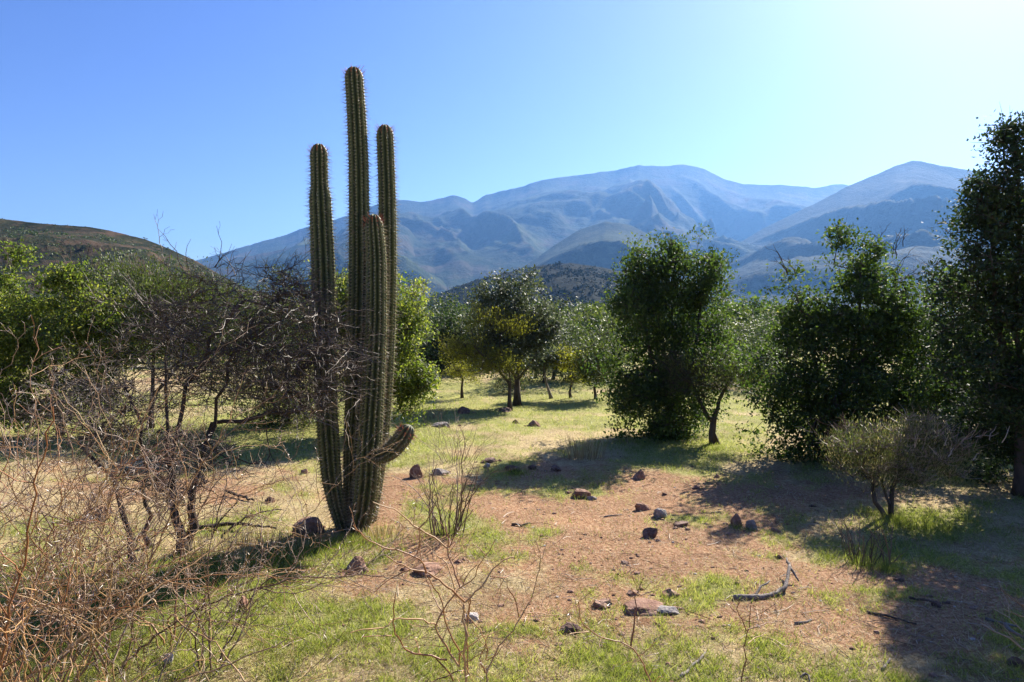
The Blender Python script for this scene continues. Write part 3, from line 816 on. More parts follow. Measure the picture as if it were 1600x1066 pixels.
rf = random.Random(21)
for k in range(40):
    (z0, z1, dmin, dmax, hmin, hmax), where = rf.choice([((640, 800, 23, 29, 1.7, 2.8), 'left of the stout trunk')] * 3 + [((825, 985, 21, 29, 1.6, 2.7), 'right of the stout trunk')] * 3
        + [((1140, 1235, 20, 30, 1.5, 2.7), 'right of the crooked tree')] * 2 + [((-60, 470, 25, 36, 1.8, 3.0), 'behind the trees on the left')] * 4)
    px = rf.uniform(z0, z1); D = rf.uniform(dmin, dmax); hh = rf.uniform(hmin, hmax); s_ = F / D
    mt_, tone = rf.choice([('leaf_dark', 'dark'), ('leaf_olive', 'olive'), ('leaf_wood', 'dull green'), ('leaf_dark', 'dark'), ('leaf_wood', 'dull green'), ('leaf_grey', 'greyish')])
    x = gx(px, D); by = HOR + (H - hz(x, D)) / D * F
    rx = hh * .55 * s_ * rf.uniform(.8, 1.3); ry = hh * .45 * s_; cyy = by - hh * .5 * s_
    tree("background_bush", ("low " if hh < 2 else "taller ") + tone + " bush in the belt beyond the meadow " + where, "bush", px, D,
         [(px, cyy, rx, ry), (px + rx * .5, cyy + ry * .4, rx * .6, ry * .5), (px - rx * .5, cyy + ry * .4, rx * .6, ry * .6), (px + rx * rf.uniform(-.4, .4), cyy - ry * .6, rx * .4, ry * .5), (px, cyy + ry * .8, rx * .9, ry * .35)],
         [[(px, by, 0), (px + 1, (by + cyy) / 2, 0), (px, cyy, 0)]],
         56, 0.0035 * D + .025, mt_, seed=900 + k, per=30, csize=0.011 * D, rtrunk=0.05, twigs=0, tip=0.006, leafw=.44,
         group="bushes in the belt " + where)

# --- behind and left of the cactus
tree("glossy_bush", "rounded glossy green bush just behind the cactus on its right side", "bush", 596, 12.6,
     [(560, 470, 60, 40), (610, 490, 46, 50), (630, 520, 34, 46), (570, 550, 66, 60), (640, 590, 36, 36), (600, 610, 56, 34), (520, 500, 40, 50), (655, 600, 22, 26)],
     [[(596, 660, 0), (592, 600, 0), (590, 520, 0)], [(594, 640, 0), (620, 580, 0), (625, 520, 0)], [(594, 640, 0), (550, 580, 0), (540, 500, 0)]],
     480, 0.062, 'leaf_bright', seed=31, per=58, csize=0.18, rtrunk=0.10, up=.7)
tree("feathery_tree", "pale feathery treetop rising behind the glossy bush beside the cactus", "tree", 655, 20,
     [(645, 445, 20, 14), (655, 460, 14, 16), (640, 480, 24, 24)], [[(655, 610, 0), (652, 530, 0), (650, 470, 0)]],
     60, 0.06, 'leaf_yellow', seed=32, per=40, csize=0.2, rtrunk=0.06, leafw=.3, twigs=4)
tree("dark_bush", "dark leafy bush behind the bare tangled bush, left of the cactus", "bush", 450, 13.4,
     [(450, 500, 70, 56), (400, 560, 60, 60), (480, 580, 60, 66), (430, 620, 70, 40), (500, 470, 40, 36), (450, 655, 60, 28), (390, 640, 50, 30)],
     [[(450, 690, 0), (450, 620, 0), (450, 540, 0)], [(450, 670, 0), (410, 600, 0), (390, 540, 0)]],
     380, 0.06, 'leaf_olive', seed=33, per=50, csize=0.22, rtrunk=0.04, twigs=4, leafw=.4)
tree("leafy_tree", "bright leafy tree with spiky upper shoots at the left edge", "tree", 95, 12.2,
     [(60, 490, 74, 38), (130, 495, 76, 42), (75, 445, 16, 36), (135, 440, 14, 34), (30, 520, 50, 40), (120, 530, 76, 34),  (-40, 500, 70, 60), (170, 500, 40, 40), (20, 570, 80, 40), (110, 575, 80, 34), (60, 620, 60, 30), (150, 600, 50, 30), (110, 635, 70, 22), (10, 630, 60, 26), (-40, 600, 60, 50),
      (38, 430, 13, 34), (8, 445, 12, 26), (118, 418, 13, 34), (98, 440, 12, 26), (158, 435, 12, 30), (190, 455, 12, 24)],
     [[(95, 690, 0), (88, 640, 0), (84, 590, 0), (96, 500, 0)], [(86, 600, 0), (50, 540, 0), (20, 480, 0)], [(86, 590, 0), (140, 540, 0), (150, 480, 0)]],
     600, 0.064, 'leaf_bright', seed=34, per=52, csize=0.19, rtrunk=0.06, twigs=3,
     bare=[(40, 420, .3, -25, 4), (120, 410, .35, 0, 5), (150, 420, .3, 20, 4)])
tree("leafy_tree", "olive green rounded tree behind the dark stems on the left", "tree", 235, 13.0,
     [(235, 460, 80, 46), (290, 470, 50, 46), (190, 500, 60, 46), (260, 520, 80, 40), (310, 540, 50, 40), (350, 500, 50, 50), (230, 560, 70, 34), (330, 590, 60, 30)],
     [[(235, 670, 0), (238, 600, 0), (240, 520, 0)], [(237, 620, 0), (290, 560, 0), (300, 490, 0)]],
     430, 0.056, 'leaf_olive', seed=35, per=56, csize=0.22, rtrunk=0.06, twigs=4, leafw=.4, spray=.5)

# --- bare tangled bush (left of the cactus)
tree("bare_bush", "large leafless tangled bush with dark leaning stems, left of the cactus", "bush", 286, 6.15,
     [(370, 480, 110, 62), (440, 540, 90, 90), (300, 520, 90, 60), (380, 590, 120, 60), (480, 600, 60, 70), (230, 600, 70, 50), (430, 450, 60, 36), (336, 425, 26, 34), (410, 425, 50, 18), (500, 640, 50, 30), (200, 690, 90, 60), (330, 700, 70, 50), (120, 640, 70, 50), (260, 760, 70, 40)],
     [[(286, 872, 0), (278, 800, 0), (266, 720, 0), (262, 640, 0), (256, 560, 0)],
      [(290, 862, .05), (302, 770, .1), (330, 670, .1), (352, 600, .1), (372, 540, .1)],
      [(300, 770, .1), (330, 660, .2), (400, 650, .2), (470, 640, .1)],
      [(268, 720, 0), (290, 610, -.1), (330, 530, -.2), (380, 470, -.2)],
      [(238, 850, .2), (226, 760, .2), (222, 660, .2), (190, 590, .2)],
      [(208, 860, -.2), (190, 780, -.2), (160, 730, -.2), (125, 690, -.2)],
      [(170, 868, .1), (160, 830, .1), (150, 780, .1), (130, 740, .1)]],
     620, 0.02, None, bark='bark_dark', seed=36, per=4, csize=0.10, rtrunk=0.066, twigs=5, seg=0.14, wob=0.24, tip=0.0026, droop=0.55, bare_mat='twig_dead', expo=.42, tangle=600,
     bare=[(330, 425, .38, 0, 4), (345, 420, .34, 35, 3), (520, 600, .45, 100, 5), (500, 640, .5, 120, 5), (480, 560, .5, 70, 5), (500, 500, .4, 60, 4)])

# ------------------------------------------------------------------ cactus
def cactus_mat():
    m, nt, out = newmat("cactus_skin")
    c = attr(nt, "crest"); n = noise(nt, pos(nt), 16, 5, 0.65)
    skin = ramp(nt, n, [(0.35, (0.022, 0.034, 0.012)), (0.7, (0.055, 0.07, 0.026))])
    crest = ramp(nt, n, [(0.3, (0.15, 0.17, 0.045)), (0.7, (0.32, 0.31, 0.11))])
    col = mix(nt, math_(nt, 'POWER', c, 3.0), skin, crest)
    age = attr(nt, "age")
    col = mix(nt, math_(nt, 'MULTIPLY', age, ramp_f(nt, n, 0.42, 0.62)), col, (0.17, 0.12, 0.07))
    sc_ = noise(nt, pos(nt), 7, 5, 0.7)
    col = mix(nt, math_(nt, 'MULTIPLY', ramp_f(nt, sc_, 0.62, 0.70), 0.75), col, (0.15, 0.115, 0.07))
    bsdf(nt, out, col, 0.55, 0.4, bump(nt, noise(nt, pos(nt), 90, 3, 0.6), 0.4, 0.005))
    return m
def ramp_f(nt, v, a, b):
    return math_(nt, 'MULTIPLY', math_(nt, 'SUBTRACT', v, a), 1 / (b - a), clamp=True)
CM = cactus_mat()
def spine_mat():
    m, nt, out = newmat("cactus_spine")
    col = ramp(nt, attr(nt, "rnd"), [(0.0, (0.60, 0.56, 0.45)), (0.6, (0.42, 0.34, 0.20)), (0.85, (0.20, 0.12, 0.06)), (0.97, (0.50, 0.16, 0.08))])
    b = bsdf(nt, None, col, 0.35, 0.6)
    t = nd(nt, "ShaderNodeBsdfTranslucent"); nt.links.new(col, t.inputs[0])
    mx = nd(nt, "ShaderNodeMixShader"); mx.inputs[0].default_value = 0.35
    nt.links.new(b, mx.inputs[1]); nt.links.new(t.outputs[0], mx.inputs[2]); nt.links.new(mx.outputs[0], out.inputs[0])
    return m
SM = spine_mat()

CD = 6.95
cact_base = np.array([gx(548, CD), CD, hz(gx(548, CD), CD)])
cactus = empty("cactus", cact_base, "tall ribbed columnar cactus with four columns and one short curved arm", "cactus")

def column(path, width, ribs, seed, name, label=None, phase=0.0, tipL=0.16):
    """path: (px, py, depth offset) from foot to tip, width: full widths in photo pixels"""
    rng = np.random.default_rng(seed)
    K = np.array([W(a, b, CD + d) for a, b, d in path])
    wd = np.array(width) * CD / F / 2
    seglen = np.linalg.norm(np.diff(K, axis=0), axis=1); s = np.concatenate([[0], np.cumsum(seglen)])
    tot = s[-1]; step = 0.0115; n = int(tot / step)
    u = np.linspace(0, tot, n)
    P_ = np.stack([np.interp(u, s, K[:, c]) for c in range(3)], -1)
    ker = np.hanning(41); ker /= ker.sum()
    for c in range(3):
        ext = np.concatenate([2 * P_[0, c] - P_[20:0:-1, c], P_[:, c], 2 * P_[-1, c] - P_[-2:-22:-1, c]])
        P_[:, c] = np.convolve(ext, ker, 'valid')
    Rr = np.interp(u, s, wd)
    Rr = Rr * (1 + 0.025 * fbm(u * 3.1, u * 0 + seed, seed, 3))
    dt = tot - u
    cap = np.clip(dt / tipL, 0, 1); Rr = Rr * np.sqrt(np.clip(1 - (1 - cap) ** 2.4, 0.0, 1)); Rr[-1] = 0.002
    T = np.gradient(P_, axis=0); T /= np.linalg.norm(T, axis=1, keepdims=True)
    ref = np.array([0.0, 1.0, 0.0]); U = np.cross(T, ref); U /= np.linalg.norm(U, axis=1, keepdims=True); V = np.cross(T, U)
    sub = 8; m = ribs * sub
    a = np.arange(m) * 2 * math.pi / m + phase
    k = (np.arange(m) % sub) / sub
    tri = np.abs(((k + 0.5) % 1) * 2 - 1)       # 1 on the crest, 0 in the furrow
    tri = 1 - tri
    crest = np.clip(1 - np.abs(k - 0.5) * 2, 0, 1) ** 0.8
    ribid = np.arange(m) // sub
    off = rng.random(ribs)
    AS = 0.033
    ph = (u[:, None] / AS + off[ribid][None, :])
    bumpy = 0.5 + 0.5 * np.cos(2 * math.pi * ph)       # 1 at the areole
    depth = 0.40
    r = Rr[:, None] * (1 - depth + depth * crest[None, :] * (0.86 + 0.20 * bumpy))
    wr = fbm(u[:, None] * 1.1 + ribid[None, :] * 7.7, a[None, :] * 0 + seed, seed + 2, 2) * 0.03
    r = r * (1 + wr)
    ring = P_[:, None, :] + r[:, :, None] * (np.cos(a)[None, :, None] * U[:, None, :] + np.sin(a)[None, :, None] * V[:, None, :])
    i = np.arange(n - 1)[:, None] * m; j = np.arange(m)[None, :]; j2 = (j + 1) % m
    q_ = np.stack([i + j, i + j2, i + m + j2, i + m + j], -1).reshape(-1, 4)
    acc = Acc()
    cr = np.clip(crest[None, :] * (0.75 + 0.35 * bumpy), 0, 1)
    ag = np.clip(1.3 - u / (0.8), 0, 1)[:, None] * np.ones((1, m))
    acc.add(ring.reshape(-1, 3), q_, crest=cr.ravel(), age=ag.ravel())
    col = acc.build(name, CM, cactus, smooth=True, origin=cact_base)
    if label: col["label"] = label
    # areoles with spines
    th = []; rn = []
    for rb in range(ribs):
        ang = (rb * sub + sub // 2) * 2 * math.pi / m + phase
        kk = np.arange(math.ceil(off[rb]) + 0, int(tot / AS + off[rb]))
        for q0 in kk:
            uu = (q0 - off[rb]) * AS
            if uu < 0.02 or uu > tot - 0.004: continue
            ii = min(n - 1, int(uu / tot * (n - 1)))
            dirn = math.cos(ang) * U[ii] + math.sin(ang) * V[ii]
            slope = 0.0 if tot - uu > tipL * .7 else 1.2
            dirn = dirn + T[ii] * slope; dirn = dirn / np.linalg.norm(dirn)
            bb = P_[ii] + (math.cos(ang) * U[ii] + math.sin(ang) * V[ii]) * Rr[ii] * 0.98
            top = max(0, 1 - (tot - uu) / 0.13)
            side = np.cross(dirn, T[ii])
            nl = 3 if rng.random() < .4 else 2
            for _ in range(nl):
                th.append((bb, dirn + T[ii] * rng.uniform(-.55, .35) + side * rng.normal() * .25, rng.uniform(0.032, 0.082) * (1 + .1 * top)))
                rn.append(1.0 if rng.random() < top * 2.5 else rng.uniform(0.1, 0.9))
            for q1 in range(6):
                aa = q1 / 6 * 6.283 + rng.random()
                th.append((bb, dirn * .55 + T[ii] * math.cos(aa) + side * math.sin(aa), rng.uniform(0.011, 0.022)))
                rn.append(1.0 if rng.random() < top * 2.5 else rng.uniform(0.0, 0.55))
    P0 = np.array([t[0] for t in th]); d = np.array([t[1] for t in th]); d /= np.linalg.norm(d, axis=1, keepdims=True)
    L = np.array([t[2] for t in th])[:, None]; w = np.where(L > .028, 0.0021, 0.0018)
    s_ = np.cross(d, rng.normal(size=d.shape)); s_ /= np.linalg.norm(s_, axis=1, keepdims=True); s2 = np.cross(d, s_)
    v = np.stack([P0 + s_ * w, P0 - s_ * w * .5 + s2 * w * .87, P0 - s_ * w * .5 - s2 * w * .87, P0 + d * L], 1).reshape(-1, 3)
    b = np.arange(len(th))[:, None] * 4
    f = np.concatenate([b + np.array([0, 1, 3]), b + np.array([1, 2, 3]), b + np.array([2, 0, 3])], 0)
    acc = Acc(); acc.add(v, f, rnd=np.repeat(np.array(rn), 4))
    so = acc.build("spines", SM, col, origin=cact_base)
    so["kind"] = "stuff"
    return col

column([(543, 842, .0), (528, 800, -.02), (518, 750, 0), (514, 700, 0), (509, 620, 0), (507, 520, 0), (504, 400, 0), (500, 310, 0), (499, 288, 0), (498, 224, 0)],
       [20, 25, 31, 34, 36, 36, 36, 34, 27, 28], 11, 1, "column", "left column with a pinched neck near its top", .2)
column([(550, 840, .10), (548, 780, .12), (549, 700, .12), (555, 620, .12), (560, 520, .12), (562, 400, .12), (560, 250, .12), (557, 180, .12), (552, 104, .12)],
       [22, 24, 26, 32, 34, 34, 32, 30, 30], 11, 2, "column", "tallest column in the middle", .1)
column([(572, 835, .22), (582, 770, .26), (592, 700, .28), (598, 620, .28), (603, 520, .28), (606, 420, .28), (605, 300, .28), (601, 194, .28)],
       [26, 30, 31, 31, 30, 30, 29, 28], 10, 3, "column", "right hand column behind the curved arm", .4)
column([(556, 842, -.06), (568, 800, -.12), (574, 750, -.14), (577, 700, -.14), (583, 600, -.12), (588, 500, -.10), (588, 400, -.10), (583, 334, -.10)],
       [26, 36, 39, 38, 35, 33, 31, 28], 12, 4, "column", "short front column with reddish crown", .3)
column([(580, 712, -.16), (593, 716, -.24), (608, 708, -.30), (623, 694, -.32), (634, 678, -.32), (641, 664, -.30)],
       [14, 23, 27, 28, 28, 24], 11, 5, "arm", "short curved arm reaching to the right", .2, tipL=0.09)

# ------------------------------------------------------------------ thorny shrubs in the foreground
def stem_shrub(name, label, cat, base, stems, height, spread, r, mat, seed, lean=(0, 0), level=2, kids=.4, seg=.075, thorny=True, jit=.2, group=None, up=0.02, shrink=.6, ang=.75, bsp=.05):
    rng = np.random.default_rng(seed)
    base = np.array([base[0], base[1], hz(base[0], base[1]) - 0.02])
    root = empty(name, base, label, cat, group)
    acc = Acc(); th = [] if thorny else None
    for k in range(stems):
        a = k / stems * 6.283 + rng.random() * .9
        sp = spread * (0.35 + 0.75 * rng.random())
        d = np.array([math.cos(a) * sp + lean[0], math.sin(a) * sp + lean[1], 1.0])
        b = base + np.array([math.cos(a) * bsp, math.sin(a) * bsp, 0]) * (0.5 + rng.random())
        twig_branch(acc, b, d, height * (0.7 + 0.45 * rng.random()) * math.sqrt(1 + sp * sp) * .9, r * (0.7 + .6 * rng.random()), rng, level, seg, jit, kids, th, up, ang, 5, shrink)
    acc.build("branches", M[mat], root, smooth=True, origin=base)
    if th: thorns_mesh(th, rng, M['thorn'], root, base)
    return root

FG = "thorny shrubs in the foreground"
fg = [  # px, D, stems, height, spread, r, mat, lean, level, label
    (-60, 3.1, 7, 1.55, .6, .0065, 'twig_red', (.25, 0), 3, "reddish thorny shrub at the left edge, reaching highest"),
    (60, 3.7, 8, 1.45, .65, .006, 'twig_gold', (.1, 0), 3, "golden thorny shrub in front of the bright leafy tree"),
    (170, 4.2, 8, 1.4, .65, .006, 'twig_tan', (0, 0), 3, "tan thorny shrub in front of the thin dark stems on the left"),
    (270, 4.5, 8, 1.30, .65, .006, 'twig_gold', (0, 0), 3, "golden thorny shrub in front of the tangled bush's trunks"),
    (30, 2.75, 4, .8, .7, .005, 'twig_red', (.1, 0), 2, "low reddish twiggy shrub in the bottom left corner"),
    (215, 2.8, 9, .62, .7, .005, 'twig_dead', (0, 0), 2, "low grey thorny shrub over the bright green grass at the bottom"),
    (380, 2.8, 9, .58, .75, .006, 'twig_dead', (.1, 0), 2, "low grey thorny shrub left of the dark stems at the bottom edge"),
    (520, 2.8, 10, .50, .5, .006, 'bark_brown', (0, 0), 2, "dark curling stems at the bottom edge below the cactus"),
    (-20, 3.9, 7, 1.35, .7, .005, 'twig_red', (.2, 0), 3, "shorter reddish thorny shrub at the left edge behind the tallest one"),
    (120, 3.4, 7, 1.35, .6, .0055, 'twig_gold', (.05, 0), 3, "golden thorny shrub between the tan one and the left edge shrubs"),
    (330, 4.2, 8, .85, .7, .005, 'twig_tan', (.1, 0), 3, "small tan thorny shrub at the right end of the foreground thicket"),
]
for k, (px, D, ns, h_, sp, r, mt, lean, lv, lb) in enumerate(fg):
    stem_shrub("thorn_shrub", lb, "shrub", (gx(px, D), D), ns, h_ * 1.42, sp * .9, r, mt, 200 + k, lean, lv, .335, seg=.06, jit=.25, up=.045, group=FG)

def traced_shrub(name, label, base_px, D, lines, mat, seed, r0=.0050, group=FG):
    """shrub whose main branches are given one by one; depth wanders so that it fills space"""
    rng = np.random.default_rng(seed)
    x = gx(base_px, D); base = np.array([x, D, hz(x, D) - .02])
    root = empty(name, base, label, "shrub", group)
    acc = Acc(); th = []
    for li, (pts, ra, rb, d0, d1) in enumerate(lines):
        n = len(pts); K = np.array([W(p[0], p[1], D + d0 + (d1 - d0) * i_ / (n - 1)) for i_, p in enumerate(pts)])
        if pts[0][1] > 1100: K[0] = base + (K[0] - base) * np.array([.3, .3, 0])
        L = np.linalg.norm(np.diff(K, axis=0), axis=1); s = np.concatenate([[0], np.cumsum(L)])
        m = max(3, int(s[-1] / .028)); u = np.linspace(0, s[-1], m)
        Q = np.stack([np.interp(u, s, K[:, c]) for c in range(3)], -1)
        if m > 6:
            for c in range(3): Q[1:-1, c] = (Q[:-2, c] + 2 * Q[1:-1, c] + Q[2:, c]) / 4
        Q[1:-1] += rng.normal(size=(m - 2, 3)) * .0026
        zz = rng.normal(size=(m // 3 + 3, 3)) * .0085; zz[0] = 0
        Q += np.stack([np.interp(np.arange(m) / 3.0, np.arange(len(zz)), zz[:, c]) for c in range(3)], -1)
        rad = np.linspace(ra, rb, m) * r0 * (1 + .22 * rng.random(m)); tone = rng.random()
        tube(acc, Q, rad, 6, rnd=tone)
        for i_ in range(1, m):
            if Q[i_][2] < gz(1200, D): continue
            if rng.random() < .75:
                t = rng.normal(size=3); t /= np.linalg.norm(t); th.append((Q[i_], t, rng.uniform(.006, .018)))
            if rng.random() < .22:
                dd = Q[i_] - Q[i_ - 1]; dd /= np.linalg.norm(dd)
                s_ = rng.normal(size=3); s_ -= s_.dot(dd) * dd; s_ /= np.linalg.norm(s_)
                twig_branch(acc, Q[i_], dd * .6 + s_, rng.uniform(.05, .20), rad[i_] * .5, rng, 1, .03, .2, .25, th, 0.0, .7, 3, .6, tone)
    acc.build("branches", M[mat], root, smooth=True, origin=base)
    thorns_mesh(th, rng, M['thorn'], root, base, .0014)
    return root

def c2(pts): return [(540 + a / 3.726, 780 + b / 3.726) for a, b in pts]
def c4(pts): return [(880 + a / 3.81, 860 + b / 3.81) for a, b in pts]
traced_shrub("thorn_shrub", "tall reddish branching thorn shrub at the bottom centre", 722, 3.0, [
    ([(721, 1190)] + c2([(675, 1066), (685, 900), (700, 750), (695, 600)]), 1.35, 1.0, 0, .05),
    (c2([(695, 600), (640, 545), (560, 490), (470, 430), (375, 410), (310, 370), (230, 320)]), 1.0, .45, .05, -.15),
    (c2([(375, 410), (270, 460), (165, 520)]), .6, .35, -.08, -.2),
    (c2([(695, 600), (740, 545), (800, 490), (850, 440), (900, 385), (950, 335), (985, 330)]), .9, .4, .05, .2),
    (c2([(845, 450), (920, 448), (1005, 452)]), .55, .3, .1, .3),
    (c2([(670, 520), (640, 440), (620, 380), (597, 290), (640, 180), (690, 110), (735, 60)]), .7, .35, .05, .25),
    (c2([(597, 290), (500, 220), (430, 170), (320, 90), (240, 60), (155, 28)]), .8, .35, .1, -.05),
    (c2([(430, 170), (480, 110), (522, 40)]), .5, .3, .05, .1),
    (c2([(597, 280), (590, 200), (545, 150)]), .5, .3, .1, .1),
    (c2([(470, 430), (430, 350), (340, 300), (220, 262), (120, 240), (50, 145)]), .75, .35, -.05, -.25),
    (c2([(415, 320), (445, 250), (440, 170)]), .5, .3, -.1, -.1),
    (c2([(660, 975), (620, 930), (560, 850), (537, 735), (575, 650), (645, 545)]), .9, .7, 0, .08),
    (c2([(537, 735), (430, 712), (330, 718), (230, 745), (130, 775), (20, 795)]), .75, .35, .05, -.2),
    (c2([(590, 935), (510, 925), (430, 905), (340, 850), (268, 795), (268, 720), (270, 650), (283, 540)]), .85, .35, .02, -.15),
    (c2([(268, 795), (200, 800), (130, 825)]), .5, .3, -.08, -.15),
    (c2([(480, 450), (510, 520), (560, 600), (600, 700), (640, 830), (655, 900), (660, 990)]), .5, .8, 0, .1),
    (c2([(655, 905), (740, 830), (800, 790), (860, 755)]), .6, .3, .05, .15),
    (c2([(700, 840), (725, 700), (740, 560)]), .7, .45, .05, .12),
    (c2([(525, 930), (590, 1000), (620, 1066)]), .5, .6, .0, .0),
    (c2([(670, 995), (600, 1030), (515, 1064)]), .5, .35, .0, -.1),
    (c2([(640, 545), (600, 440), (575, 350), (500, 290), (440, 230)]), .6, .3, .05, .2),
    (c2([(675, 520), (700, 430), (750, 370)]), .45, .3, .05, .1),
    (c2([(560, 650), (500, 560), (470, 460), (455, 330), (450, 210)]), .5, .3, .06, .25),
    (c2([(660, 520), (740, 470), (790, 380), (820, 340), (870, 235)]), .6, .3, .0, -.1),
    (c2([(820, 330), (780, 280), (740, 255)]), .4, .25, -.05, -.05),
    ([(722, 1190)] + c2([(690, 1066), (700, 980), (715, 850), (705, 720), (740, 560)]), .9, .6, .03, .1),
], 'twig_red', 301)
traced_shrub("thorn_shrub", "slender thorn shrub leaning right, right of the tall reddish one", 757, 3.15, [
    ([(757, 1190)] + c2([(805, 1066), (812, 1010), (880, 920), (960, 790), (1010, 690), (1060, 600), (1100, 470), (1145, 350), (1120, 250)]), 1.2, .35, 0, .25),
    (c2([(1145, 350), (1155, 290), (1165, 240)]), .4, .25, .2, .25),
    (c2([(1145, 350), (1100, 320), (1095, 290)]), .35, .25, .2, .15),
    (c2([(1010, 690), (985, 600), (945, 480)]), .5, .3, .1, .0),
    (c2([(1040, 660), (1130, 662), (1250, 672)]), .5, .3, .12, .25),
    (c2([(1060, 610), (1100, 570), (1140, 525)]), .4, .25, .1, .2),
    (c2([(812, 1010), (790, 930), (780, 860)]), .6, .3, 0, -.1),
    (c2([(815, 935), (830, 870), (790, 770), (715, 670), (640, 590)]), .6, .4, 0, -.15),
    (c2([(820, 940), (885, 905), (900, 850)]), .4, .25, 0, .05)], 'twig_red', 302)
traced_shrub("thorn_shrub", "thin forked reddish twig shrub in front of the flat red rock", 1016, 3.1, [
    ([(1025, 1190)] + c4([(505, 785), (450, 670), (400, 580), (340, 550), (270, 525), (150, 485), (100, 410), (95, 320)]), 1.1, .35, 0, -.1),
    (c4([(150, 485), (90, 495), (25, 518)]), .45, .3, 0, -.1),
    (c4([(150, 485), (100, 460), (80, 500)]), .35, .25, 0, 0),
    (c4([(400, 580), (412, 500), (425, 400), (455, 270), (465, 165)]), .8, .3, 0, .1),
    (c4([(455, 270), (430, 245), (395, 225)]), .4, .25, .05, 0),
    (c4([(460, 270), (500, 250), (550, 232)]), .4, .25, .05, .1),
    (c4([(385, 560), (345, 480), (280, 405)]), .4, .25, 0, -.08)], 'twig_red', 303)
traced_shrub("thorn_shrub", "single upright reddish twig shrub below the fallen branch", 1164, 3.1, [
    ([(1158, 1190)] + c4([(1070, 785), (1085, 660), (1092, 560), (1098, 480), (1110, 340)]), 1.0, .3, 0, .05),
    (c4([(1090, 480), (1060, 410), (1030, 370), (1052, 310)]), .55, .3, 0, -.05),
    (c4([(1030, 370), (1015, 340), (1003, 312)]), .35, .25, 0, 0),
    (c4([(1100, 470), (1180, 450), (1230, 437), (1305, 425)]), .5, .25, 0, .12),
    (c4([(1100, 555), (1150, 520), (1218, 494)]), .4, .25, 0, .1)], 'twig_red', 304)

# twigs of a shrub reaching in from the right edge
b0 = (gx(1690, 4.0), 4.0)
stem_shrub("twig_shrub", "pale bare twigs reaching in from the right edge over the shade", "shrub", b0, 5, .75, .4, .007, 'twig_tan', 320, (-.75, 0), 2, .3, thorny=False)
# dry multi stemmed shrub right of the cactus
stem_shrub("dry_shrub", "grey brown leafless shrub of upright stems right of the cactus", "shrub", tuple(ground(700, 838)[:2]), 22, .84, .26, .0060, 'twig_dry', 330, (.03, 0), 2, .33, seg=.08, thorny=False, jit=.13, up=.03, bsp=.11)
stem_shrub("dry_shrub", "faint grey twiggy shrub further back, above the upright stems", "shrub", tuple(ground(712, 722)[:2]), 18, .75, .75, .004, 'twig_tan', 331, (0, 0), 2, .4, seg=.08, thorny=False, jit=.2, up=.0, bsp=.15)
stem_shrub("dry_shrub", "tan brush of fine stems at the foot of the glossy bush", "shrub", tuple(ground(664, 650)[:2]), 60, .42, .5, .004, 'twig_tan', 332, (0, 0), 1, .4, seg=.09, thorny=False, jit=.1, up=.0, bsp=.3)
stem_shrub("green_stem_plant", "clump of dark green and grey stems in front of the tan topped shrub", "plant", tuple(ground(1345, 878)[:2]), 22, .42, .4, .004, 'twig_dead', 333, (0, 0), 1, .35, seg=.06, thorny=False, jit=.14, up=.02, bsp=.09)
stem_shrub("green_stem_plant", "single pale upright sapling stem below the tan topped shrub", "plant", tuple(ground(1386, 886)[:2]), 4, .55, .12, .006, 'twig_tan', 334, (0, 0), 1, .3, seg=.06, thorny=False, jit=.1, up=.03, bsp=.03)
stem_shrub("low_branch_plant", "curved bare branch arching to the ground from the tangled bush", "branch", tuple(ground(335, 840)[:2]), 3, .8, .9, .009, 'twig_dead', 335, (.5, 0), 2, .3, thorny=False)

# ------------------------------------------------------------------ rocks
def rock_mat(name, c1, c2, c3):
    m, nt, out = newmat(name)
    p = pos(nt)
    n = noise(nt, p, 9, 7, 0.68); n2 = noise(nt, p, 45, 5, 0.65)
    col = ramp(nt, n, [(0.32, c1), (0.5, c2), (0.68, c3)])
    col = mix(nt, 0.5, col, ramp(nt, n2, [(0.3, (0.4, 0.4, 0.4)), (0.65, (1.1, 1.1, 1.1))]), 'MULTIPLY')
    bsdf(nt, out, col, 0.85, 0.25, bump(nt, math_(nt, 'ADD', n, n2), 0.7, 0.02))
    return m
M['rock_red'] = rock_mat('rock_red', (0.14, 0.06, 0.04), (0.27, 0.15, 0.10), (0.43, 0.29, 0.21))
M['rock_grey'] = rock_mat('rock_grey', (0.13, 0.11, 0.10), (0.27, 0.235, 0.215), (0.45, 0.41, 0.38))
M['rock_dark'] = rock_mat('rock_dark', (0.07, 0.038, 0.028), (0.17, 0.10, 0.075), (0.32, 0.22, 0.17))
M['rock_pale'] = rock_mat('rock_pale', (0.32, 0.27, 0.24), (0.5, 0.44, 0.40), (0.66, 0.6, 0.55))

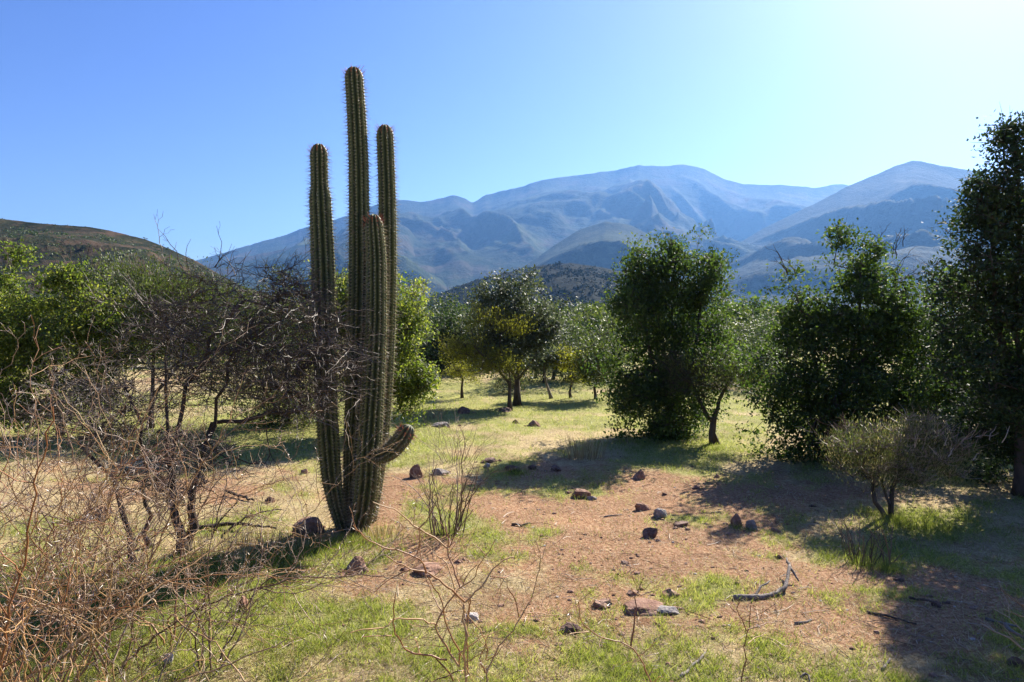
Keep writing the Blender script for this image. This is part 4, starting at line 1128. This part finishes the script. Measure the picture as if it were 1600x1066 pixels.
def ico(sub):
    t = (1 + 5 ** .5) / 2
    v = [(-1, t, 0), (1, t, 0), (-1, -t, 0), (1, -t, 0), (0, -1, t), (0, 1, t), (0, -1, -t), (0, 1, -t), (t, 0, -1), (t, 0, 1), (-t, 0, -1), (-t, 0, 1)]
    f = [(0, 11, 5), (0, 5, 1), (0, 1, 7), (0, 7, 10), (0, 10, 11), (1, 5, 9), (5, 11, 4), (11, 10, 2), (10, 7, 6), (7, 1, 8), (3, 9, 4), (3, 4, 2), (3, 2, 6), (3, 6, 8), (3, 8, 9), (4, 9, 5), (2, 4, 11), (6, 2, 10), (8, 6, 7), (9, 8, 1)]
    v = [np.array(a, float) / np.linalg.norm(a) for a in v]
    for _ in range(sub):
        c = {}; nf = []
        def mid(a, b):
            k = (min(a, b), max(a, b))
            if k not in c:
                p = v[a] + v[b]; v.append(p / np.linalg.norm(p)); c[k] = len(v) - 1
            return c[k]
        for a, b, d in f:
            x, y, z = mid(a, b), mid(b, d), mid(d, a)
            nf += [(a, x, z), (b, y, x), (d, z, y), (x, y, z)]
        f = nf
    return np.array(v), np.array(f)
ICO3 = ico(3); ICO1 = ico(1); ICO0 = ico(0)
def rock_shape(size, seed, sub=ICO3, cuts=16):
    rng = np.random.default_rng(seed)
    v = sub[0].copy()
    for _ in range(cuts):          # planar breaks
        n = rng.normal(size=3); n /= np.linalg.norm(n); n[2] *= .8
        d = rng.uniform(.38, .80)
        h = v @ n - d
        v = v - np.clip(h, 0, None)[:, None] * n * 0.9
    n = fbm(v[:, 0] * 1.9 + seed, v[:, 1] * 1.9 + v[:, 2] * 1.3, seed, 4, .6)
    n2 = fbm(v[:, 0] * 6 + seed, v[:, 1] * 6 + v[:, 2] * 5, seed + 3, 3, .6)
    v = v * (1 + .16 * n + .07 * n2)[:, None] * 1.25
    return v * np.asarray(size)
def rock(px, py, w, h, mat, label, seed, tilt=0.0, depthf=.8, name="rock", cat="rock", group="rocks scattered over the meadow"):
    """px, py: middle of the rock's foot; w, h in photo pixels"""
    g = ground(px, py); s = g[1] / F
    v = rock_shape((w * s / 2 * 1.15, w * s / 2 * depthf, h * s * .72), seed)
    a = np.random.default_rng(seed).random() * .8 - .4
    ca, sa = math.cos(a), math.sin(a)
    v = v @ np.array([[ca, sa, 0], [-sa, ca, 0], [0, 0, 1]])
    ct, st = math.cos(tilt), math.sin(tilt)
    v = v @ np.array([[ct, 0, -st], [0, 1, 0], [st, 0, ct]])
    v[:, 2] += h * s * .10
    acc = Acc(); acc.add(v + g, ICO3[1])
    o = acc.build(name, M[mat], smooth=False, origin=g)
    return tag(o, label, cat, group)
rocks = [
    (652, 746, 19, 20, 'rock_red', "upright reddish rock right of the cactus, casting a small shadow"),
    (688, 741, 26, 10, 'rock_grey', "flat purplish rock between the upright rock and the dry shrub"),
    (802, 736, 24, 13, 'rock_dark', "dark rock in green grass at the front edge of the tree shade"),
    (832, 732, 12, 7, 'rock_dark', "small dark rock just right of the one in green grass"),
    (868, 735, 16, 9, 'rock_dark', "small pointed dark rock left of the tall straw tuft"),
    (765, 722, 26, 8, 'rock_dark', "low dark rock beside a small pale stone"),
    (762, 730, 9, 8, 'rock_pale', "small pale stone leaning on the low dark rock"),
    (724, 640, 20, 11, 'rock_dark', "rounded dark rock far back, nearest to the glossy bush"),
    (790, 638, 22, 7, 'rock_dark', "low dark rock in front of the stout trunk"),
    (806, 659, 11, 6, 'rock_dark', "tiny dark rock left of the tilted one in mid meadow"),
    (833, 664, 16, 9, 'rock_red', "tilted brown rock in mid meadow, above the tree shade"),
    (691, 663, 27, 8, 'rock_grey', "flat grey rock in front of the tan brush"),
    (907, 773, 31, 12, 'rock_red', "rounded red brown rock lying alone on the dirt in mid ground"),
    (924, 777, 14, 6, 'rock_grey', "small grey rock touching the right end of the rounded red brown one"),
    (1000, 749, 20, 17, 'rock_red', "chunky rock standing up near the shade of the glossy tree"),
    (1003, 792, 22, 11, 'rock_red', "rounded brown rock left of the slanting grey slab"),
    (1034, 805, 24, 16, 'rock_grey', "slanting grey slab of rock between two darker rocks"),
    (1063, 822, 28, 8, 'rock_dark', "flat dark rock sloping down right of the grey slab"),
    (1016, 840, 24, 15, 'rock_dark', "jagged dark rock below the grey slab"),
    (1150, 822, 22, 20, 'rock_red', "jagged two toned rock, left one of a pair on the open dirt"),
    (1174, 827, 18, 14, 'rock_grey', "pointed grey rock, right one of a pair on the open dirt"),
    (482, 832, 44, 30, 'rock_red', "big dark red boulder behind the cactus foot"),
    (381, 955, 24, 22, 'rock_red', "brown knobbly rock in the grass left of the cactus shadow end"),
    (188, 968, 24, 11, 'rock_dark', "low brown rock in bright green grass at lower left"),
    (262, 1040, 20, 22, 'rock_pale', "whitish stone in green grass at the bottom left"),
    (1003, 950, 80, 10, 'rock_red', "large flat reddish brown rock half buried in the foreground dirt"),
    (1042, 952, 36, 8, 'rock_grey', "grey flat rock at the right end of the large buried one"),
    (894, 982, 30, 12, 'rock_dark', "thin dark slab left of the forked twig shrub"),
    (738, 968, 22, 10, 'rock_pale', "pale stone seen through the tall reddish thorn shrub"),
    (558, 892, 40, 20, 'rock_red', "crumbly reddish clod in front of the cactus foot"),
    (665, 895, 58, 12, 'rock_red', "low mound of red earth behind the reddish thorn shrub"),
    (152, 812, 42, 24, 'rock_red', "reddish boulder behind the thin dark stems on the left"),
    (136, 816, 20, 14, 'rock_pale', "pale stone leaning on the left boulder"),
    (421, 784, 14, 10, 'rock_red', "small red rock left of the cactus near a stick"),
    (1120, 744, 10, 6, 'rock_red', "small rock at the rim of the shade in mid ground"),
    (1268, 793, 12, 4, 'rock_dark', "small dark stone on the pinkish dirt toward the tan topped shrub"),
    (1406, 908, 14, 7, 'rock_dark', "dark stone with a pale chip below the sapling stem"),
    (1465, 955, 15, 10, 'rock_dark', "dark clod on the litter at lower right"),
    (1584, 1045, 26, 15, 'rock_dark', "dark lump near the bottom right corner"),
    (1213, 829, 14, 6, 'rock_red', "small flat stone right of the rock pair"),
    (1140, 836, 10, 4, 'rock_red', "tiny flat stone below the rock pair"),
    (476, 742, 12, 8, 'rock_red', "small rock at mid height just left of the cactus"),
    (1038, 770, 9, 4, 'rock_dark', "tiny dark stone between the chunky rock and the slanting slab"),
    (975, 880, 12, 4, 'rock_dark', "thin dark chip alone on the dirt above the large buried rock"),
    (1088, 762, 11, 5, 'rock_red', "small red stone on the dirt right of the chunky rock"),
    (1218, 872, 10, 6, 'rock_dark', "little dark stone on the dirt above the fallen branch"),
]
for k, (px, py, w, h, mt, lb) in enumerate(rocks):
    rock(px, py, w, h, mt, lb, 500 + k, tilt=(0.35 if 'slant' in lb or 'tilt' in lb else 0.0))

rngc = np.random.default_rng(31); acc = Acc()
for k, (px, py, w, h, mt, lb) in enumerate(rocks):
    g = ground(px, py); s_ = g[1] / F * w * .5
    for _ in range(9):
        a = rngc.random() * 6.283; d_ = s_ * (1.0 + 1.3 * rngc.random() ** 2); sz = s_ * (.06 + .22 * rngc.random() ** 3)
        x_ = g[0] + math.cos(a) * d_; y_ = g[1] + math.sin(a) * d_ * .8
        v = ICO1[0] * (1 + .2 * rngc.normal(size=(len(ICO1[0]), 1))) * np.array([sz * 1.3, sz, sz * .7]) + np.array([x_, y_, hz(x_, y_) + sz * .15])
        acc.add(v, ICO1[1])
tag(acc.build("rock_chips", M['rock_red']), "small broken chips lying round the rocks", kind='stuff')

# ------------------------------------------------------------------ fallen branches and sticks
def stick(name, label, polys, mat, seed, cat="stick"):
    rng = np.random.default_rng(seed)
    g0 = ground(*polys[0][0][0]); acc = Acc()
    for pts, r0, r1, lift in polys:
        K = np.array([ground(a, b) for a, b in pts]); n = len(K)
        lf = np.interp(np.linspace(0, 1, n), np.linspace(0, 1, len(lift)), lift)
        K[:, 2] += r0 * .7 + lf
        L = np.linalg.norm(np.diff(K, axis=0), axis=1); s = np.concatenate([[0], np.cumsum(L)])
        m = max(4, int(s[-1] / .04)); u = np.linspace(0, s[-1], m)
        Q = np.stack([np.interp(u, s, K[:, c]) for c in range(3)], -1)
        Q[1:-1] += rng.normal(size=(m - 2, 3)) * r0 * .36
        tube(acc, Q, np.linspace(r0, r1, m) * (1 + .25 * rng.random(m)), 7, rnd=rng.random())
    o = acc.build(name, M[mat], smooth=True, origin=g0)
    return tag(o, label, cat)
stick("fallen_branch", "weathered grey forked fallen branch lying on the dirt at lower right",
      [([(1147, 935), (1180, 935), (1215, 930), (1228, 920), (1234, 905)], .020, .010, [0, 0, 0, .04, .10]), ([(1178, 934), (1190, 926), (1203, 922)], .010, .005, [0, .05, .07]),
       ([(1234, 905), (1229, 896)], .014, .006, [.09, .12]), ([(1234, 906), (1248, 914)], .012, .005, [.09, .02])], 'bark_grey', 1, "branch")
stick("stick", "dark stick on the grass left of the cactus at mid height", [([(354, 774), (372, 779), (397, 785)], .018, .010, [.03, .01])], 'bark_dark', 2)
stick("stick", "long dark branch lying toward the boulder behind the cactus", [([(312, 833), (350, 829), (395, 832), (432, 833)], .022, .008, [.02, .05, .03])], 'bark_dark', 3)
stick("stick", "pale diagonal stick at the bottom edge right of centre", [([(1062, 1062), (1085, 1040), (1102, 1023)], .010, .006, [0, .01])], 'bark_grey', 4)
stick("stick", "long thin dark stick on the litter at lower right", [([(1355, 961), (1395, 972), (1432, 985)], .009, .005, [0, .01])], 'bark_dark', 5)
stick("stick", "dark stick above the long thin one at lower right", [([(1420, 944), (1445, 949), (1470, 953)], .009, .006, [.02, .01])], 'bark_brown', 6)
stick("stick", "short pale stick right of the upright twig shrub", [([(1242, 973), (1256, 972), (1268, 968)], .010, .006, [0, .0])], 'bark_grey', 7)
stick("stick", "pale curved root piece at the bottom right of centre", [([(1250, 1060), (1262, 1053), (1265, 1066)], .008, .005, [0, .03, 0])], 'bark_grey', 8)
stick("stick", "short pale stick standing out near the bottom right", [([(1379, 1047), (1385, 1040), (1391, 1033)], .009, .006, [0, .01])], 'bark_grey', 9)
stick("stick", "forked pale branch on the shade edge in the bottom right corner", [([(1570, 994), (1585, 1004), (1604, 1010)], .011, .008, [.05, .02]), ([(1540, 975), (1570, 984), (1592, 991)], .010, .006, [.0, .02])], 'bark_grey', 10)
stick("stick", "thin dark stick just below centre on the dirt", [([(800, 823), (815, 826), (828, 822)], .012, .007, [0, .01])], 'bark_dark', 11)
stick("stick", "bleached thin stick lying across the dirt right of centre", [([(944, 806), (955, 804), (972, 803)], .008, .005, [0, .01])], 'bark_grey', 12)

# ------------------------------------------------------------------ grass, straw, pebbles
rng = np.random.default_rng(77)
def visible_points(n, Dmin, Dmax, power=1.0, margin=.12):
    """more points per square metre near by, fewer far off"""
    u = rng.random(n)
    if power == 0: D = Dmin + (Dmax - Dmin) * u
    else: D = (Dmin ** -power + u * (Dmax ** -power - Dmin ** -power)) ** (-1 / power)
    half = (800 / F) * D * (1 + margin) + .3
    x = (rng.random(n) * 2 - 1) * half
    return x, D
def blades(x, y, L, wdt, lean, rnd_, seed, simple=False):
    r = np.random.default_rng(seed)
    n = len(x); z = hgt(x, y)
    P_ = np.stack([x, y, z - .004], -1)
    a = r.random(n) * 6.283
    d = np.stack([np.cos(a) * lean, np.sin(a) * lean, np.ones(n)], -1); d /= np.linalg.norm(d, axis=1, keepdims=True)
    b = r.random(n) * 6.283; s = np.stack([np.cos(b), np.sin(b), np.zeros(n)], -1)
    L = L[:, None]; w = wdt[:, None]
    mid = P_ + d * L * .55
    tipd = d.copy(); tipd[:, :2] *= 2.0; tipd /= np.linalg.norm(tipd, axis=1, keepdims=True)
    tip_ = mid + tipd * L * .5
    if simple:
        v = np.stack([P_ - s * w, P_ + s * w, tip_], 1).reshape(-1, 3)
        acc = Acc(); acc.add(v, np.arange(n)[:, None] * 3 + np.array([0, 1, 2]), rnd=np.repeat(rnd_, 3))
        return acc
    v = np.stack([P_ - s * w, P_ + s * w, mid + s * w * .7, mid - s * w * .7, tip_], 1).reshape(-1, 3)
    k = np.arange(n)[:, None] * 5
    acc = Acc(); acc.add(v, k + np.array([0, 1, 2, 3]), rnd=np.repeat(rnd_, 5))
    acc.f.setdefault(3, []).append(k + np.array([3, 2, 4]))
    return acc
M['grass'] = leaf_mat('grass_green', [(0.0, (0.11, 0.14, 0.025)), (0.5, (0.22, 0.25, 0.05)), (0.8, (0.38, 0.37, 0.12)), (1.0, (0.55, 0.46, 0.24))], 0.5, 0.35, 0.45, 1.5)
M['straw'] = leaf_mat('grass_straw', [(0.0, (0.20, 0.13, 0.07)), (0.6, (0.40, 0.30, 0.17)), (1.0, (0.62, 0.52, 0.36))], 0.6, 0.3, 0.35, 1.1)
x, y = visible_points(720000, 2.4, 40, 1.0)
G, Dd = patch(x, y)
tuft = vn(x / .11, y / .11, 201) * .6 + vn(x / .045, y / .045, 203) * .4
kp = (np.clip(G * 1.5 - .25, 0.05, 1) * (0.15 + 1.1 * (tuft > .45)) > rng.random(len(x)))
x1, y1, g1 = x[kp], y[kp], G[kp]
L = (0.022 + 0.045 * rng.random(len(x1)) ** 1.5) * (0.7 + .8 * g1) * (1 + .5 * (tuft[kp] - .5))
acc = blades(x1, y1, L, 0.0016 + 0.0013 * y1 / 6, .25 + .9 * rng.random(len(x1)), np.clip(rng.random(len(x1)) * .7 + .3 * vn(x1, y1, 9), 0, 1), 1, True)
tag(acc.build("grass", M['grass']), "short green grass growing over the meadow", kind='stuff')
print("grass blades", len(x1))
x, y = visible_points(380000, 2.4, 30, 1.0)
G, Dd = patch(x, y)
cl_ = vn(x / .35, y / .35, 301)
kp = (np.clip(.85 - G * .5 - Dd * .4 + .6 * (cl_ - .5), 0.1, 1) > rng.random(len(x)))
x2, y2 = x[kp], y[kp]
acc = blades(x2, y2, .03 + .07 * rng.random(len(x2)) ** 2, 0.0015 + .0011 * y2 / 6, .6 + 3.5 * rng.random(len(x2)), rng.random(len(x2)), 2, True)
tag(acc.build("dry_grass", M['straw']), "dry straw and litter lying over the meadow", kind='stuff')
print("straw blades", len(x2))
# longer grass around the cactus foot, shrubs and in the shade
spots = [(548, 850, .5, 1500), (500, 860, .45, 900), (690, 838, .22, 350), (1400, 815, .6, 900), (1345, 880, .22, 300), (1386, 890, .14, 400), (300, 900, .8, 3000), (150, 930, .7, 2200), (430, 880, .5, 1500),
         (1120, 705, .9, 900), (805, 740, .3, 500), (1172, 830, .15, 60), (1150, 826, .12, 50), (910, 776, .25, 60), (1450, 822, .7, 700), (20, 900, .7, 1800), (1000, 690, 1.2, 1500)]
xs = []; ys = []
for px, py, r, n in spots:
    g = ground(px, py); a = rng.random(n) * 6.283; q_ = r * np.abs(rng.normal(size=n)) * .6
    xs.append(g[0] + np.cos(a) * q_ * 1.2); ys.append(g[1] + np.sin(a) * q_)
xs = np.concatenate(xs); ys = np.concatenate(ys)
tx, ty = visible_points(2600, 3.0, 38, .6)
Gt, _d = patch(tx, ty); kp = Gt > .35; tx, ty = tx[kp], ty[kp]
kk = np.repeat(np.arange(len(tx)), 14)
xs = np.concatenate([xs, tx[kk] + rng.normal(size=len(kk)) * .05]); ys = np.concatenate([ys, ty[kk] + rng.normal(size=len(kk)) * .05])
acc = blades(xs, ys, .035 + .10 * rng.random(len(xs)) ** 1.6, .0016 + .0008 * ys / 5, .2 + .6 * rng.random(len(xs)), rng.random(len(xs)) * .8, 3, True)
tag(acc.build("long_grass", M['grass']), "longer green grass round the cactus foot and shrubs", kind='stuff')
tx, ty = visible_points(2600, 2.6, 30, .7)
Gt, _d = patch(tx, ty); kp = rng.random(len(tx)) < .35 + .5 * (1 - Gt); tx, ty = tx[kp], ty[kp]
kk = np.repeat(np.arange(len(tx)), 14)
acc = blades(tx[kk] + rng.normal(size=len(kk)) * .06, ty[kk] + rng.normal(size=len(kk)) * .06, .03 + .09 * rng.random(len(kk)) ** 1.5, .0014 + .0008 * ty[kk] / 5, .5 + 1.6 * rng.random(len(kk)), rng.random(len(kk)), 13, True)
tag(acc.build("straw_tufts", M['straw']), "small tufts of dry grass dotted over the meadow", kind='stuff')
# tall straw tufts
def tuft_obj(label, px, py, r, n, h, seed):
    g = ground(px, py); q_ = np.random.default_rng(seed)
    a = q_.random(n) * 6.283; rr_ = r * np.sqrt(q_.random(n))
    acc = blades(g[0] + np.cos(a) * rr_ * 1.4, g[1] + np.sin(a) * rr_, h * (.4 + .6 * q_.random(n)), np.full(n, .0022 + .0002 * g[1]), .05 + .35 * q_.random(n), q_.random(n), seed)
    tag(acc.build("grass_tuft", M['straw']), label, "grass tuft")
tuft_obj("tall straw grass tuft standing before the dark tree shade", 912, 716, .22, 150, .42, 5)
tuft_obj("dry straw tuft between the tangled bush trunk and the boulder", 372, 868, .35, 260, .24, 6)
tuft_obj("brown straw tuft below the boulder's left side", 430, 852, .3, 200, .18, 7)
tuft_obj("small straw tuft under the cactus foot on the right", 598, 842, .15, 120, .16, 8)
# pebbles
def pebbles(n, Dmin, Dmax, smin, smax, mat, label, seed, name="pebbles"):
    r = np.random.default_rng(seed)
    x, y = visible_points(n, Dmin, Dmax, 1.0)
    G, Dd = patch(x, y); kp = (.1 + Dd) * (.25 + 2.2 * np.clip(vn(x / .8, y / .8, seed + 60) - .35, 0, 1)) > r.random(n); x = x[kp]; y = y[kp]; n = len(x)
    sv, sf = ICO0
    sz = smin + (smax - smin) * r.random(n) ** 4
    jit = 1 + .35 * r.normal(size=(n, len(sv), 1)) * .6
    sc3 = np.stack([sz * (1 + r.random(n)), sz * (.8 + .6 * r.random(n)), sz * .7], -1)
    v = sv[None] * jit * sc3[:, None, :]
    v += np.stack([x, y, hgt(x, y) + sz * .25], -1)[:, None, :]
    f = (sf[None] + (np.arange(n) * len(sv))[:, None, None]).reshape(-1, 3)
    acc = Acc(); acc.add(v.reshape(-1, 3), f)
    tag(acc.build(name, M[mat]), label, kind='stuff')
pebbles(8000, 2.6, 22, .003, .020, 'rock_red', "small reddish pebbles and clods on the dirt", 1)
pebbles(1500, 2.6, 16, .003, .016, 'rock_pale', "small pale stone chips on the dirt", 2)
pebbles(2400, 2.6, 22, .003, .016, 'rock_dark', "small dark clods and droppings on the meadow", 3)
# litter of small twigs
acc = Acc()
x, y = visible_points(2600, 2.6, 14, 1.0)
for a, b in zip(x, y):
    L = .04 + .22 * rng.random() ** 2.5; an = rng.random() * 6.283; k = rng.random()
    p = np.array([a, b, hz(a, b) + .006]); d = np.array([math.cos(an), math.sin(an), 0])
    n_ = np.array([-d[1], d[0], 0]) * rng.normal() * L * .12
    tube(acc, [p, p + d * L * .5 + n_ + [0, 0, .008], p + d * L], [.003, .0026, .0015], 3, cap=False, rnd=k)
tag(acc.build("twig_litter", M['twig_tan']), "small broken twigs littering the ground", kind='stuff')

# ------------------------------------------------------------------ haze
def haze():
    m, nt, out = newmat("haze")
    v = nd(nt, "ShaderNodeVolumePrincipled")
    v.inputs["Color"].default_value = (0.20, 0.46, 1.0, 1)
    v.inputs["Density"].default_value = HAZE_DENSITY
    v.inputs["Anisotropy"].default_value = 0.4
    nt.links.new(v.outputs[0], out.inputs["Volume"])
    zmax = max((o.matrix_world @ Vector(c))[2] for o in sc.objects if o.type == 'MESH' for c in o.bound_box) + 15
    zmin = min((o.matrix_world @ Vector(c))[2] for o in sc.objects if o.type == 'MESH' for c in o.bound_box) - 1
    S = 7800
    v8 = [(x, y, z) for z in (zmin, zmax) for y in (-S, S) for x in (-S, S)]
    f = [(0, 2, 3, 1), (4, 5, 7, 6), (0, 1, 5, 4), (2, 6, 7, 3), (0, 4, 6, 2), (1, 3, 7, 5)]
    acc = Acc(); acc.add(v8, f)
    tag(acc.build("haze", m), "thin blue haze filling the valley", kind='stuff')
bpy.context.view_layer.update()
haze()
print("tris", sum(sum(len(p.vertices) - 2 for p in []) for o in []) , "meshes", len(bpy.data.meshes), "faces", sum(len(m.polygons) for m in bpy.data.meshes))
